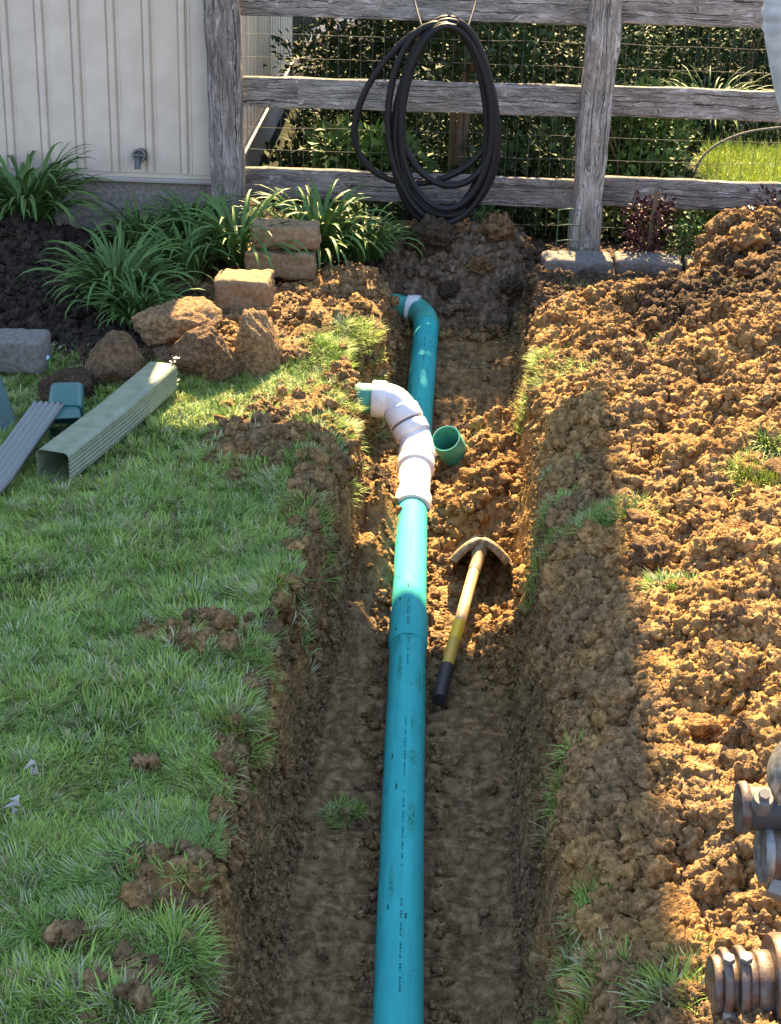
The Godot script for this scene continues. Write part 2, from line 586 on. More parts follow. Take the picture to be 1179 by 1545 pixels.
func bare_left(x: float, d: float) -> float:
	# 0 under turf, 1 where soil lies open
	var w := 0.35 * n_mid.get_noise_2d(x * 9.0, d * 9.0) + 0.25 * n_mid.get_noise_2d(x * 25.0, d * 25.0)
	var m := 0.0
	for b in BARE:
		var q: float = pow((x - b[0]) / b[2], 2) + pow((d - b[1]) / b[3], 2)
		if q < 4.0:
			m = maxf(m, 1.0 - smoothstep(0.65, 1.25, sqrt(q) + w))
	m = maxf(m, smoothstep(-0.052, -0.02, x - table(EDGE_LEFT, d) + 0.11 * w))
	m = maxf(m, smoothstep(5.45, 5.7, d + 0.25 * w - 0.55 * smoothstep(-0.6, -0.2, x)))
	return m

func clods(x: float, y: float, d: float) -> float:
	return -0.6 * (n_cell.get_noise_3d(x, y, d) + 0.55) - 0.13 * (n_cell_fine.get_noise_3d(x, y, d) + 0.55)

func left(x: float, d: float) -> float:
	var y := 0.02 * n_low.get_noise_2d(x, d)
	var b := bare_left(x, d)
	for m in MOUNDS:
		y += m[4] * bump(x, d, m[0], m[1], m[2], m[3])
	y += b * 0.055 * clods(x, 0.0, d) + b * 0.01
	y += (1.0 - b) * 0.012 * n_mid.get_noise_2d(x * 12.0, d * 12.0)
	return y

func right(x: float, d: float) -> float:
	var t := maxf(0.0, x - table(EDGE_RIGHT, d) - 0.02)
	var back_at := 6.10 + 0.62 * smoothstep(0.46, 0.80, t + 0.12 * n_mid.get_noise_2d(x * 4.0, d * 4.0))
	var back := 1.0 - smoothstep(back_at, back_at + 0.26, d)
	var far := 1.0 - smoothstep(1.5, 2.3, x)
	var y := 0.02 + (0.05 + 0.27 * (1.0 - exp(-t / 0.50))) * back * far
	y += 0.07 * bump(x, d, 0.62, 6.05, 0.09, 0.16)
	y += 0.06 * bump(x, d, 0.58, 4.85, 0.10, 0.18)
	y += back * far * (0.10 * n_low.get_noise_2d(x * 2.2 + 9.0, d * 2.2) * smoothstep(0.0, 0.4, t))
	y += back * far * 0.035 * n_mid.get_noise_2d(x * 5.5 + 3.0, d * 5.5) * smoothstep(0.0, 0.2, t)
	for h in HOLES:
		y -= h[3] * bump(x, d, h[0], h[1], h[2], h[2] * 0.8)
	var vary := smoothstep(-0.35, 0.45, n_mid.get_noise_2d(x * 3.2, d * 3.2))
	y += (0.25 + 0.75 * back) * (0.10 * clods(x, 0.3, d) * (0.25 + 1.1 * vary) + 0.07 * (-n_cell.get_noise_3d(x * 0.45, 4.0, d * 0.45) - 0.5))
	y += 0.10 * bump(x, d, 1.55, 6.45, 0.35, 0.35)
	return y

func heap(x: float, d: float) -> float:
	# the rough soil between the trench and the fence
	return 0.05 + 0.09 * bump(x, d, 0.42, 7.28, 0.16, 0.2) + 0.06 * bump(x, d, 0.12, 7.25, 0.2, 0.2) + 0.15 * clods(x, 0.7, d)

func trench_floor(x: float, d: float) -> float:
	var y := table(FLOOR, d)
	y += 0.022 * n_band.get_noise_2d(x * 1.3, d * 7.0) + 0.014 * n_band.get_noise_2d(x * 5.0 + 3.0, d * 24.0) + 0.006 * n_mid.get_noise_2d(x * 14.0, d * 14.0)
	y -= 0.02 * smoothstep(0.25, 0.6, n_band.get_noise_2d(x * 2.2 + 7.0, d * 11.0))
	var foot := smoothstep(0.16, 0.05, x - table(EDGE_LEFT, d)) + smoothstep(0.14, 0.05, table(EDGE_RIGHT, d) - x)
	y += foot * (0.012 + 0.05 * clods(x, 1.9, d)) * smoothstep(-0.2, 0.3, n_mid.get_noise_2d(x * 3.0, d * 2.5))
	var m := 0.19 * bump(x, d, 0.40, 5.78, 0.15, 0.24) + 0.17 * bump(x, d, 0.30, 5.22, 0.17, 0.13)
	m += 0.24 * bump(x, d, -0.06, 5.05, 0.09, 0.16) + 0.22 * bump(x, d, -0.07, 4.70, 0.09, 0.13) + 0.08 * bump(x, d, -0.10, 4.46, 0.06, 0.10) + 0.12 * bump(x, d, -0.03, 5.38, 0.08, 0.14) + 0.05 * bump(x, d, 0.38, 4.45, 0.09, 0.16) - 0.04 * bump(x, d, 0.34, 4.80, 0.12, 0.07)
	var r := clampf(m * 9.0, 0.02 + 0.14 * smoothstep(0.0, 0.5, n_low.get_noise_2d(x * 4.0, d * 3.0)), 1.0)
	return y + m + r * 0.10 * clods(x, 1.3, d)

func wall_width(d: float) -> float:
	return lerpf(0.085, 0.03, smoothstep(3.2, 4.3, d))

func surf(x: float, d: float) -> float:
	if d > 7.62:
		var k := smoothstep(8.0, 8.38, d)
		return (0.03 * clods(x, 0.0, d) + 0.03) * (1.0 - k)
	var l := left_edge(d)
	var r := right_edge(d)
	var side := smoothstep(6.95, 7.15, d)
	if x < l - 0.03:
		return left(x, d)
	if x > r + 0.03:
		return right(x, d)
	var bottom := trench_floor(x, d)
	if side > 0.0:
		bottom = lerpf(bottom, heap(x, d), side)
	var wl := wall_width(d)
	if x < l + wl:
		var f := clampf((x - l + 0.03) / (wl + 0.03), 0.0, 1.0)
		return lerpf(left(l - 0.03, d), bottom, f * (1.5 - 0.5 * f) if f < 0.99 else 1.0)
	if x > r - 0.05:
		var f := clampf((r + 0.03 - x) / 0.08, 0.0, 1.0)
		return lerpf(right(r + 0.03, d), bottom, f * (1.5 - 0.5 * f))
	return bottom

func soil_color(x: float, y: float, d: float) -> Color:
	var v := n_mid.get_noise_3d(x * 5.0, y * 5.0, d * 5.0)
	var w := n_mid.get_noise_3d(x * 19.0, y * 19.0 + 4.0, d * 19.0)
	var orange := Color(0.40, 0.238, 0.09)
	var brown := Color(0.265, 0.17, 0.086)
	var dark := Color(0.055, 0.041, 0.031)
	var grey := Color(0.33, 0.215, 0.115)
	var c := orange.lerp(brown, clampf(0.45 + 0.9 * v + 0.5 * w + 0.9 * n_low.get_noise_2d(x * 2.1 + 5.0, d * 2.1), 0.0, 1.0))
	var l := table(EDGE_LEFT, d)
	var r := table(EDGE_RIGHT, d)
	if x < l - 0.01:
		var b := bare_left(x, d)
		c = Color(0.055, 0.055, 0.026).lerp(brown.lerp(orange, clampf(0.25 + v, 0.0, 0.8)), b)
		var bed := smoothstep(-0.62, -0.95, x + 0.15 * v) * smoothstep(5.35, 5.6, d + 0.2 * w) + smoothstep(6.75, 6.95, d + 0.1 * w)
		c = c.lerp(dark, clampf(bed, 0.0, 1.0))
	elif x < r:
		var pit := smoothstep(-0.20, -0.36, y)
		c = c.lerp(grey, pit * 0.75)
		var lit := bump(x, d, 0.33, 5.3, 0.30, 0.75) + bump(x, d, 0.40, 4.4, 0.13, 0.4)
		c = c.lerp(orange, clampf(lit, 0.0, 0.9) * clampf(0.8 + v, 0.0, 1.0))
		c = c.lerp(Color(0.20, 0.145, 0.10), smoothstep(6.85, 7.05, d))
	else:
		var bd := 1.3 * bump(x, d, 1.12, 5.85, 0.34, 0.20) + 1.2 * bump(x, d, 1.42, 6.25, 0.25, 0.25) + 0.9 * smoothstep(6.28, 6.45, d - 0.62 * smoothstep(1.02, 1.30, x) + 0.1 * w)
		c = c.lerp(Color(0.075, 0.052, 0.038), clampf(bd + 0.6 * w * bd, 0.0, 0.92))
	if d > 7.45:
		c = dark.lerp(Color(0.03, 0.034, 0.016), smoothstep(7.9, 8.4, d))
	return c * (1.0 + 0.22 * w)

func ground_sheet() -> void:
	var v := PackedVector3Array()
	var col := PackedColorArray()
	var idx := PackedInt32Array()
	var rows := 575
	var per := [150, 34, 66, 34, 165]
	var d0 := 1.2
	var d1 := 8.4
	var width := 1
	for q in per:
		width += q
	for j in rows + 1:
		var d := lerpf(d0, d1, float(j) / rows)
		var l := left_edge(d)
		var r := right_edge(d)
		var stops := [-2.4, l - 0.032, l + wall_width(d) + 0.003, r - 0.053, r + 0.032, 2.6]
		for s in 5:
			var steps: int = per[s]
			for i in steps + (1 if s == 4 else 0):
				var x := lerpf(stops[s], stops[s + 1], float(i) / steps)
				var y := surf(x, d)
				var rim := clampf((2.4 - absf(x - 0.1)) / 0.25, 0.0, 1.0)
				y *= smoothstep(0.0, 1.0, rim)
				var px := x
				if (s == 1 or s == 3) and i > 0:
					px += sin(PI * float(i) / steps) * (0.020 * n_mid.get_noise_3d(x * 2.0, y * 4.0, d * 3.0) + 0.012 * n_mid.get_noise_3d(x * 8.0, y * 16.0, d * 30.0) + 0.026 * clods(x, y * 0.8, d) * (1.0 if s == 1 else -1.0))
				v.append(V(px, y, d))
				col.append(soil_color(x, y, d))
	for j in rows:
		for i in width - 1:
			var a := j * width + i
			idx.append_array([a, a + width, a + width + 1, a, a + width + 1, a + 1])
	# out to the horizon, butted against the near sheet
	var base := v.size()
	var xs := [-300.0, -2.4, 2.6, 300.0]
	var ds := [-300.0, d0, d1, 300.0]
	for d in ds:
		for x in xs:
			v.append(V(x, -0.004, d))
			col.append(Color(0.03, 0.034, 0.016))
	for j in 3:
		for i in 3:
			if i == 1 and j == 1:
				continue
			var a := base + j * 4 + i
			idx.append_array([a, a + 4, a + 5, a, a + 5, a + 1])
	var o := obj("ground", raw_mesh(v, idx, col), M.soil)
	tag(o, "lawn, trench and spoil pile ground of brown and orange clay", "ground", "", "structure")

# ---------------------------------------------------------------- instanced crumbs and grass

func scatter(called: String, mesh: Mesh, m: Material, places: Array, tints: PackedColorArray, label: String, category: String) -> void:
	var mm := MultiMesh.new()
	mm.transform_format = MultiMesh.TRANSFORM_3D
	mm.use_colors = true
	mm.mesh = mesh
	mm.instance_count = places.size()
	for i in places.size():
		mm.set_instance_transform(i, places[i])
		mm.set_instance_color(i, tints[i])
	var o := MultiMeshInstance3D.new()
	o.name = numbered(self, called)
	o.multimesh = mm
	o.material_override = m
	add_child(o)
	tag(o, label, category, "", "stuff")

func turned(at: Vector3, size: Vector3) -> Transform3D:
	var b := Basis.from_euler(Vector3(rng.randf() * TAU, rng.randf() * TAU, rng.randf() * TAU)).scaled_local(size)
	return Transform3D(b, at)

func crumbs() -> void:
	var kinds := []
	for k in 4:
		kinds.append(lump(400 + k, 2, Vector3.ONE, 7, 0.55, 1.6))
	var places := [[], [], [], []]
	var tints := [PackedColorArray(), PackedColorArray(), PackedColorArray(), PackedColorArray()]
	var want := 120000
	for i in want:
		var d := 1.9 + 5.6 * pow(rng.randf(), 1.15)
		var l := table(EDGE_LEFT, d)
		var r := table(EDGE_RIGHT, d)
		var x := 0.0
		var pick := rng.randf()
		var biggest := 0.03
		if pick < 0.62:
			x = r + 0.01 + (1.45 if d > 4 else 0.75) * rng.randf()
			if d > 6.95 and x > 0.62:
				continue
		elif pick < 0.70:
			x = -0.55 - 1.3 * rng.randf()
			d = 5.5 + 1.8 * rng.randf()
			if bare_left(x, d) < 0.5:
				continue
			biggest = 0.035
		elif pick < 0.85:
			var lw := rng.randf() < 0.5
			x = lerpf(l - 0.025, l + wall_width(d) + 0.01, rng.randf()) if lw else lerpf(r - 0.06, r + 0.025, rng.randf())
			biggest = 0.011
		elif pick < 0.91:
			x = l - 0.65 * pow(rng.randf(), 1.5)
			if bare_left(x, d) < 0.5:
				continue
		else:
			x = lerpf(l + 0.01, r - 0.02, rng.randf())
			biggest = 0.016
			var heapy := bump(x, d, 0.33, 5.3, 0.30, 0.75) + bump(x, d, 0.40, 4.4, 0.13, 0.35) + bump(x, d, -0.05, 5.38, 0.14, 0.2) + (1.0 if d > 6.85 else 0.0)
			if rng.randf() < 0.12 and d < 5.2:
				x = 0.06 + (0.062 + 0.05 * rng.randf()) * (1.0 if rng.randf() < 0.5 else -1.0)
			elif rng.randf() > 0.15 + heapy:
				continue
			if heapy > 0.5:
				biggest = 0.032
		var s := biggest * (0.12 + 0.88 * pow(rng.randf(), 4.5))
		var y := surf(x, d)
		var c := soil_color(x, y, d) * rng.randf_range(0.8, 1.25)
		var k := rng.randi_range(0, 3)
		places[k].append(turned(V(x, y + s * 0.25, d), Vector3(s, s * rng.randf_range(0.7, 1.0), s * rng.randf_range(0.75, 1.2))))
		tints[k].append(Color(c.r, c.g, c.b, 1))
	for k in 4:
		scatter("soil_crumbs", kinds[k], M.clod, places[k], tints[k], "loose crumbs of clay scattered over the trench banks and spoil", "soil")

func blade(st: SurfaceTool, base: Vector3, dir: Vector3, length: float, width: float, rise: float, droop: float, col: Color, segs := 3) -> void:
	var side := dir.cross(Vector3.UP).normalized()
	var prev_a := base - side * width / 2
	var prev_b := base + side * width / 2
	for i in range(1, segs + 1):
		var t := float(i) / segs
		var p := base + dir * length * (t * (1.0 - rise)) + Vector3.UP * length * (t * rise - droop * t * t)
		var w := width * (1.0 - t * t) * 0.5
		var a := p - side * w
		var b := p + side * w
		var c := col * (0.75 + 0.35 * t)
		c.a = 1.0
		st.set_color(c)
		if i == segs:
			tri(st, prev_a, p, prev_b)
		else:
			tri(st, prev_a, a, prev_b)
			tri(st, prev_b, a, b)
		prev_a = a
		prev_b = b

func tuft(seed_no: int, blades: int, spread: float, tall: float, wide: float, flat: float) -> ArrayMesh:
	var r := RandomNumberGenerator.new()
	r.seed = seed_no
	var st := start()
	for i in blades:
		var a := r.randf() * TAU
		var dir := Vector3(cos(a), 0, sin(a))
		var c := Color(1, 1, 1) * r.randf_range(0.7, 1.25)
		if r.randf() < 0.10:
			c = Color(2.6, 1.6, 2.4) * r.randf_range(0.8, 1.1)
		st.set_smooth_group(0)
		blade(st, dir * spread * sqrt(r.randf()) + Vector3(0, -0.004, 0), (dir + Vector3(flat, 0, 0)).normalized(), tall * r.randf_range(0.5, 1.15), wide * r.randf_range(0.7, 1.2), r.randf_range(0.35, 0.9) * (1.0 - 0.45 * minf(flat, 1.0)), r.randf_range(0.08, 0.35), c)
	return done(st)

func grass_cover() -> void:
	var kinds := [tuft(21, 14, 0.020, 0.065, 0.0028, 0.9), tuft(22, 15, 0.020, 0.080, 0.0026, 1.6), tuft(23, 14, 0.018, 0.055, 0.0030, 0.5), tuft(24, 15, 0.02, 0.085, 0.0032, 0.25)]
	var places := [[], [], [], []]
	var tints := [PackedColorArray(), PackedColorArray(), PackedColorArray(), PackedColorArray()]
	for i in 58000:
		var d := 1.7 + 4.2 * pow(rng.randf(), 1.2)
		var l := table(EDGE_LEFT, d)
		var x := l + 0.0 - (0.25 + 0.31 * d) * rng.randf()
		var b := bare_left(x, d)
		if b > rng.randf_range(0.25, 0.75) and rng.randf() > 0.035:
			continue
		grass_at(x, d, places, tints, rng.randf_range(0.6, 1.15) * (1.0 + 0.45 * clampf(n_mid.get_noise_2d(x * 3.0 + 20.0, d * 3.0), -0.4, 0.6)), -1)
	# strands left standing on the right bank and on the torn left lip: x, distance, radius, count, size
	for p in [[0.58, 5.40, 0.09, 90, 1.0], [0.55, 5.62, 0.08, 90, 1.2], [0.66, 5.28, 0.08, 60, 0.9], [0.88, 6.46, 0.12, 150, 1.2], [0.98, 6.62, 0.14, 120, 1.2], [0.80, 6.75, 0.10, 50, 1.0], [0.87, 5.53, 0.08, 45, 0.9], [0.92, 5.35, 0.06, 25, 0.8], [0.50, 4.10, 0.07, 80, 1.1], [0.62, 4.08, 0.06, 170, 1.25], [0.70, 3.60, 0.06, 140, 1.2], [1.00, 4.20, 0.07, 160, 1.3], [1.05, 4.34, 0.06, 110, 1.3], [0.37, 2.52, 0.06, 90, 1.2], [0.37, 2.28, 0.07, 90, 1.2], [0.52, 2.22, 0.07, 150, 1.25], [0.47, 4.30, 0.06, 60, 1.0], [1.39, 6.95, 0.04, 40, 1.0], [0.53, 5.62, 0.05, 40, 1.2], [0.40, 3.05, 0.03, 30, 1.0], [0.52, 4.55, 0.05, 30, 0.9], [0.75, 5.05, 0.05, 18, 0.8], [0.62, 4.9, 0.04, 20, 0.8], [1.2, 5.9, 0.06, 20, 0.8], [-0.13, 5.98, 0.09, 130, 1.2], [-0.20, 5.78, 0.11, 120, 1.0], [-0.12, 5.62, 0.07, 90, 1.0], [-0.18, 5.25, 0.05, 30, 0.9], [-0.24, 5.05, 0.08, 60, 0.9], [-0.42, 5.35, 0.14, 190, 0.9], [-0.62, 5.25, 0.12, 160, 0.9], [-0.24, 4.35, 0.07, 80, 1.1], [-0.27, 4.7, 0.05, 40, 0.9], [-0.26, 3.95, 0.06, 50, 1.1], [-0.53, 3.36, 0.09, 120, 1.4], [-0.36, 3.28, 0.06, 80, 1.4], [-0.62, 3.25, 0.07, 90, 1.3], [-0.22, 2.42, 0.05, 130, 1.7], [-0.19, 2.55, 0.05, 110, 1.6], [-0.10, 3.54, 0.04, 30, 0.9], [-0.38, 2.45, 0.05, 60, 1.4], [-0.40, 2.2, 0.07, 110, 1.5], [-0.30, 2.15, 0.07, 110, 1.5], [-0.5, 2.75, 0.08, 90, 1.3], [-0.58, 2.3, 0.08, 130, 1.5]]:
		for i in int(p[3]):
			var a := rng.randf() * TAU
			var q := sqrt(rng.randf())
			grass_at(p[0] + cos(a) * q * p[2], p[1] + sin(a) * q * p[2], places, tints, p[4] * rng.randf_range(0.7, 1.15), 3 if rng.randf() < 0.55 else -1)
	for k in 4:
		scatter("lawn_grass", kinds[k], M.grass, places[k], tints[k], "short green lawn grass beside the trench with pale cut blades", "grass")

func grass_at(x: float, d: float, places: Array, tints: Array, size: float, kind: int) -> void:
	var swirl := 5.0 * n_low.get_noise_2d(x * 1.6, d * 1.6) + rng.randf_range(-0.7, 0.7)
	var k := kind if kind >= 0 else rng.randi_range(0, 3)
	var up := Vector3(rng.randf_range(-0.25, 0.25), 1, rng.randf_range(-0.25, 0.25)).normalized()
	var e := table(EDGE_LEFT, d)
	if x > e - 0.02 and x < e + 0.1:
		up = (up + Vector3(0.5, 0, 0.2)).normalized()
	var b := Basis(Quaternion(Vector3.UP, up)) * Basis(Vector3.UP, swirl)
	places[k].append(Transform3D(b.scaled_local(Vector3.ONE * size), V(x, surf(x, d), d)))
	var v := n_mid.get_noise_2d(x * 4.0, d * 4.0)
	var c := Color(0.26, 0.35, 0.07).lerp(Color(0.165, 0.27, 0.055), clampf(0.5 + v, 0, 1))
	if rng.randf() < 0.16:
		c = Color(0.36, 0.36, 0.20)
	elif rng.randf() < 0.06:
		c = Color(0.24, 0.17, 0.09)
	tints[k].append(c * rng.randf_range(0.8, 1.25))

# ---------------------------------------------------------------- plants

func strap_clump(seed_no: int, leaves: int, length: float, width: float) -> ArrayMesh:
	var r := RandomNumberGenerator.new()
	r.seed = seed_no
	var st := start()
	for i in leaves:
		var a := r.randf() * TAU
		var dir := Vector3(cos(a), 0, sin(a))
		var side := dir.cross(Vector3.UP).normalized()
		var base := dir * 0.07 * r.randf() + Vector3(r.randf_range(-0.04, 0.04), -0.02, r.randf_range(-0.04, 0.04))
		var ln := length * r.randf_range(0.55, 1.1)
		var el := r.randf_range(0.75, 1.45)
		var bend := r.randf_range(1.2, 2.6)
		var wd := width * r.randf_range(0.7, 1.15)
		var twist := r.randf_range(-0.6, 0.6)
		var c := Color(1, 1, 1) * r.randf_range(0.65, 1.35)
		if r.randf() < 0.04:
			c = Color(3.2, 2.0, 1.6)
		c.a = 1
		var p := base
		var segs := 9
		var pa := Vector3.ZERO
		var pb := Vector3.ZERO
		var pm := Vector3.ZERO
		st.set_smooth_group(0)
		for k in segs + 1:
			var t := float(k) / segs
			var ang := el - bend * t * t
			var fwd := dir * cos(ang) + Vector3.UP * sin(ang)
			var nrm := side.cross(fwd)
			var s2 := (side * cos(twist * t) + nrm * sin(twist * t)).normalized()
			var w := wd * 0.5 * (0.75 + 0.5 * t) * (1.0 - pow(t, 4.0))
			var qa := p - s2 * w + nrm * w * 0.45
			var qb := p + s2 * w + nrm * w * 0.45
			if k > 0:
				st.set_color(c)
				tri(st, pa, qa, pm)
				tri(st, pm, qa, p)
				tri(st, pm, p, pb)
				tri(st, pb, p, qb)
			pa = qa
			pb = qb
			pm = p
			p += fwd * ln / segs
	return done(st)

func leaf_cloud(seed_no: int, leaves: int, size: Vector3, leaf: float, slim := 0.55) -> ArrayMesh:
	# leaves in clumps through the volume, open between the clumps
	var r := RandomNumberGenerator.new()
	r.seed = seed_no
	var st := start()
	var hubs := []
	for i in 46:
		var q := Vector3(r.randf_range(-1, 1), r.randf_range(-1, 1), r.randf_range(-1, 1))
		q = q.normalized() * pow(r.randf(), 0.4)
		hubs.append([Vector3(q.x * size.x / 2, size.y * (0.5 + 0.48 * q.y), q.z * size.z / 2), r.randf_range(0.5, 1.4)])
	for i in leaves:
		var h: Array = hubs[r.randi_range(0, 45)]
		var o := Vector3(r.randfn(), r.randfn(), r.randfn()) * 0.055 * minf(size.x, size.y) * 1.5
		var p: Vector3 = h[0] + o
		if p.y < 0.0:
			continue
		var out := (o.normalized() + Vector3(r.randf_range(-0.8, 0.8), r.randf_range(-0.2, 0.9), r.randf_range(-0.8, 0.8))).normalized()
		var side := out.cross(Vector3(r.randf_range(-1, 1), 1, r.randf_range(-1, 1))).normalized()
		var ln := leaf * r.randf_range(0.6, 1.2)
		var nrm := side.cross(out) * ln * 0.12
		var c: Color = Color(1, 1, 1) * r.randf_range(0.6, 1.3) * h[1]
		c.a = 1
		st.set_color(c)
		st.set_smooth_group(-1)
		var tip := p + out * ln
		var mid := p + out * ln * 0.45
		tri(st, p, mid - side * ln * slim * 0.5 + nrm, tip)
		tri(st, p, tip, mid + side * ln * slim * 0.5 + nrm)
	return done(st)

func shrub(called: String, label: String, seed_no: int, at: Vector3, size: Vector3, leaves: int, leaf: float, m: Material, group := "", slim := 0.55) -> Node3D:
	var t := thing(called, label, "shrub", at, 0.0, group)
	obj("foliage", leaf_cloud(seed_no, leaves, size, leaf, slim), m, t)
	var st := start()
	var r := RandomNumberGenerator.new()
	r.seed = seed_no + 5
	for i in 7:
		var top := Vector3(r.randf_range(-0.4, 0.4) * size.x, size.y * r.randf_range(0.6, 0.95), r.randf_range(-0.4, 0.4) * size.z)
		var pts := curve([Vector3(top.x * 0.1, -0.05, top.z * 0.1), Vector3(top.x * 0.35, top.y * 0.45, top.z * 0.3), top], 5)
		var sc := []
		for k in pts.size():
			sc.append(1.0 - 0.8 * k / pts.size())
		sweep(st, pts, circ(0.008 + 0.006 * size.y, 6), sc, true, Vector3.RIGHT)
	obj("stem", done(st), M.stem, t)
	return t

func fern(seed_no: int, fronds: int, length: float) -> ArrayMesh:
	var r := RandomNumberGenerator.new()
	r.seed = seed_no
	var st := start()
	for i in fronds:
		var a := TAU * i / fronds + r.randf_range(-0.3, 0.3)
		var dir := Vector3(cos(a), 0, sin(a))
		var side := dir.cross(Vector3.UP).normalized()
		var p := Vector3.ZERO
		var c := Color(1, 1, 1) * r.randf_range(0.7, 1.3)
		c.a = 1
		st.set_color(c)
		st.set_smooth_group(-1)
		for k in 16:
			var t := k / 16.0
			var ang := 1.2 - 1.5 * t
			var f := dir * cos(ang) + Vector3.UP * sin(ang)
			var w := length * 0.28 * sin(PI * (0.12 + 0.86 * t))
			for s in [-1.0, 1.0]:
				tri(st, p, p + side * s * w + f * 0.02, p + f * length / 22.0)
			p += f * length / 16.0
	return done(st)

# ---------------------------------------------------------------- built things

func garage() -> void:
	var t := thing("garage", "pale vertical sided garage on a concrete base left of the fence", "building", V(-0.79, 0, 7.45), 0.0)
	t.rotation.y = -0.018
	# local axes: x to the left is negative, depth is negative z
	var front := obj("wall", box(Vector3(2.6, 5.4, 0.10), 0.003), M.siding, t, Vector3(-1.3, 2.964, -0.06))
	var side := obj("wall", box(Vector3(0.10, 5.4, 3.37), 0.003), M.siding, t, Vector3(-0.055, 2.964, -1.80))
	obj("wall", box(Vector3(2.45, 5.4, 0.10), 0.003), M.siding, t, Vector3(-1.375, 2.964, -3.43))
	obj("wall", box(Vector3(0.10, 5.4, 3.25), 0.003), M.siding, t, Vector3(-2.54, 2.964, -1.74))
	obj("foundation", box(Vector3(2.58, 0.46, 3.5), 0.01, Vector3i(30, 8, 30), 0.004, 6.0), M.foundation, t, Vector3(-1.31, 0.03, -1.76))
	obj("base_trim", box(Vector3(2.62, 0.018, 0.03), 0.003), M.trim, t, Vector3(-1.3, 0.262, 0.006))
	obj("base_trim", box(Vector3(0.03, 0.018, 3.46), 0.003), M.trim, t, Vector3(0.006, 0.262, -1.74))
	obj("corner_trim", box(Vector3(0.035, 5.38, 0.035), 0.004), M.trim, t, Vector3(0.004, 2.965, 0.002))
	var w := 0.157
	var panel := box(Vector3(w - 0.044, 5.37, 0.008), 0.002)
	var batten := box(Vector3(0.028, 5.37, 0.016), 0.005)
	var lip := box(Vector3(0.009, 5.37, 0.011), 0.002)
	for i in 16:
		var x := -0.03 - w * (i + 0.5) + 1.3
		obj("siding_panel", panel, M.siding, front, Vector3(x, 0.012, 0.053))
		obj("batten", batten, M.siding, front, Vector3(x - w / 2, 0.012, 0.056))
		obj("batten_lip", lip, M.siding, front, Vector3(x - w / 2 + 0.030, 0.012, 0.054))
	var panel_b := box(Vector3(0.008, 5.37, w - 0.044), 0.002)
	var batten_b := box(Vector3(0.016, 5.37, 0.028), 0.005)
	for i in 21:
		var z := 1.67 - w * (i + 0.5)
		obj("siding_panel", panel_b, M.siding, side, Vector3(0.053, 0.012, z))
		obj("batten", batten_b, M.siding, side, Vector3(0.056, 0.012, z - w / 2))
	# the wide eave on this side, above the picture, that shades the near half of the trench
	var st := start()
	var c := [Vector2(-2.9, 0.45), Vector2(1.36, 0.45), Vector2(1.50, -3.16), Vector2(-2.9, -4.15)]
	for e in 2:
		var y := 5.67 + 0.14 * e
		var p := []
		for q in c:
			p.append(Vector3(q.x, y, q.y))
		st.set_smooth_group(-1)
		if e == 1:
			tri(st, p[0], p[3], p[2])
			tri(st, p[0], p[2], p[1])
		else:
			tri(st, p[0], p[1], p[2])
			tri(st, p[0], p[2], p[3])
	for k in 4:
		var a := Vector3(c[k].x, 5.67, c[k].y)
		var b := Vector3(c[(k + 1) % 4].x, 5.67, c[(k + 1) % 4].y)
		var up := Vector3(0, 0.14, 0)
		tri(st, a, a + up, b + up)
		tri(st, a, b + up, b)
	obj("roof", done(st), M.roofing, t)
	# the outside tap
	st = start()
	sweep(st, [Vector3(0, 0, -0.01), Vector3(0, 0, 0.02)], circ(0.030, 20))
	sweep(st, [Vector3(0, 0, 0.02), Vector3(0, 0, 0.055)], circ(0.019, 16))
	sweep(st, [Vector3(0, 0, 0.05), Vector3(0, -0.012, 0.075), Vector3(0, -0.045, 0.085)], circ(0.014, 12))
	var tap := obj("tap", done(st), M.iron, t, Vector3(-0.385, 0.375, 0.01))
	st = start()
	var ring := []
	for i in 25:
		ring.append(Vector3(cos(TAU * i / 24.0) * 0.026, sin(TAU * i / 24.0) * 0.026, 0.062))
	sweep(st, ring, circ(0.006, 8), [], false, Vector3.FORWARD)
	sweep(st, [Vector3(-0.026, 0, 0.062), Vector3(0.026, 0, 0.062)], circ(0.004, 6))
	obj("tap_handle", done(st), M.bolt, tap, Vector3(0.004, 0.012, 0.004))

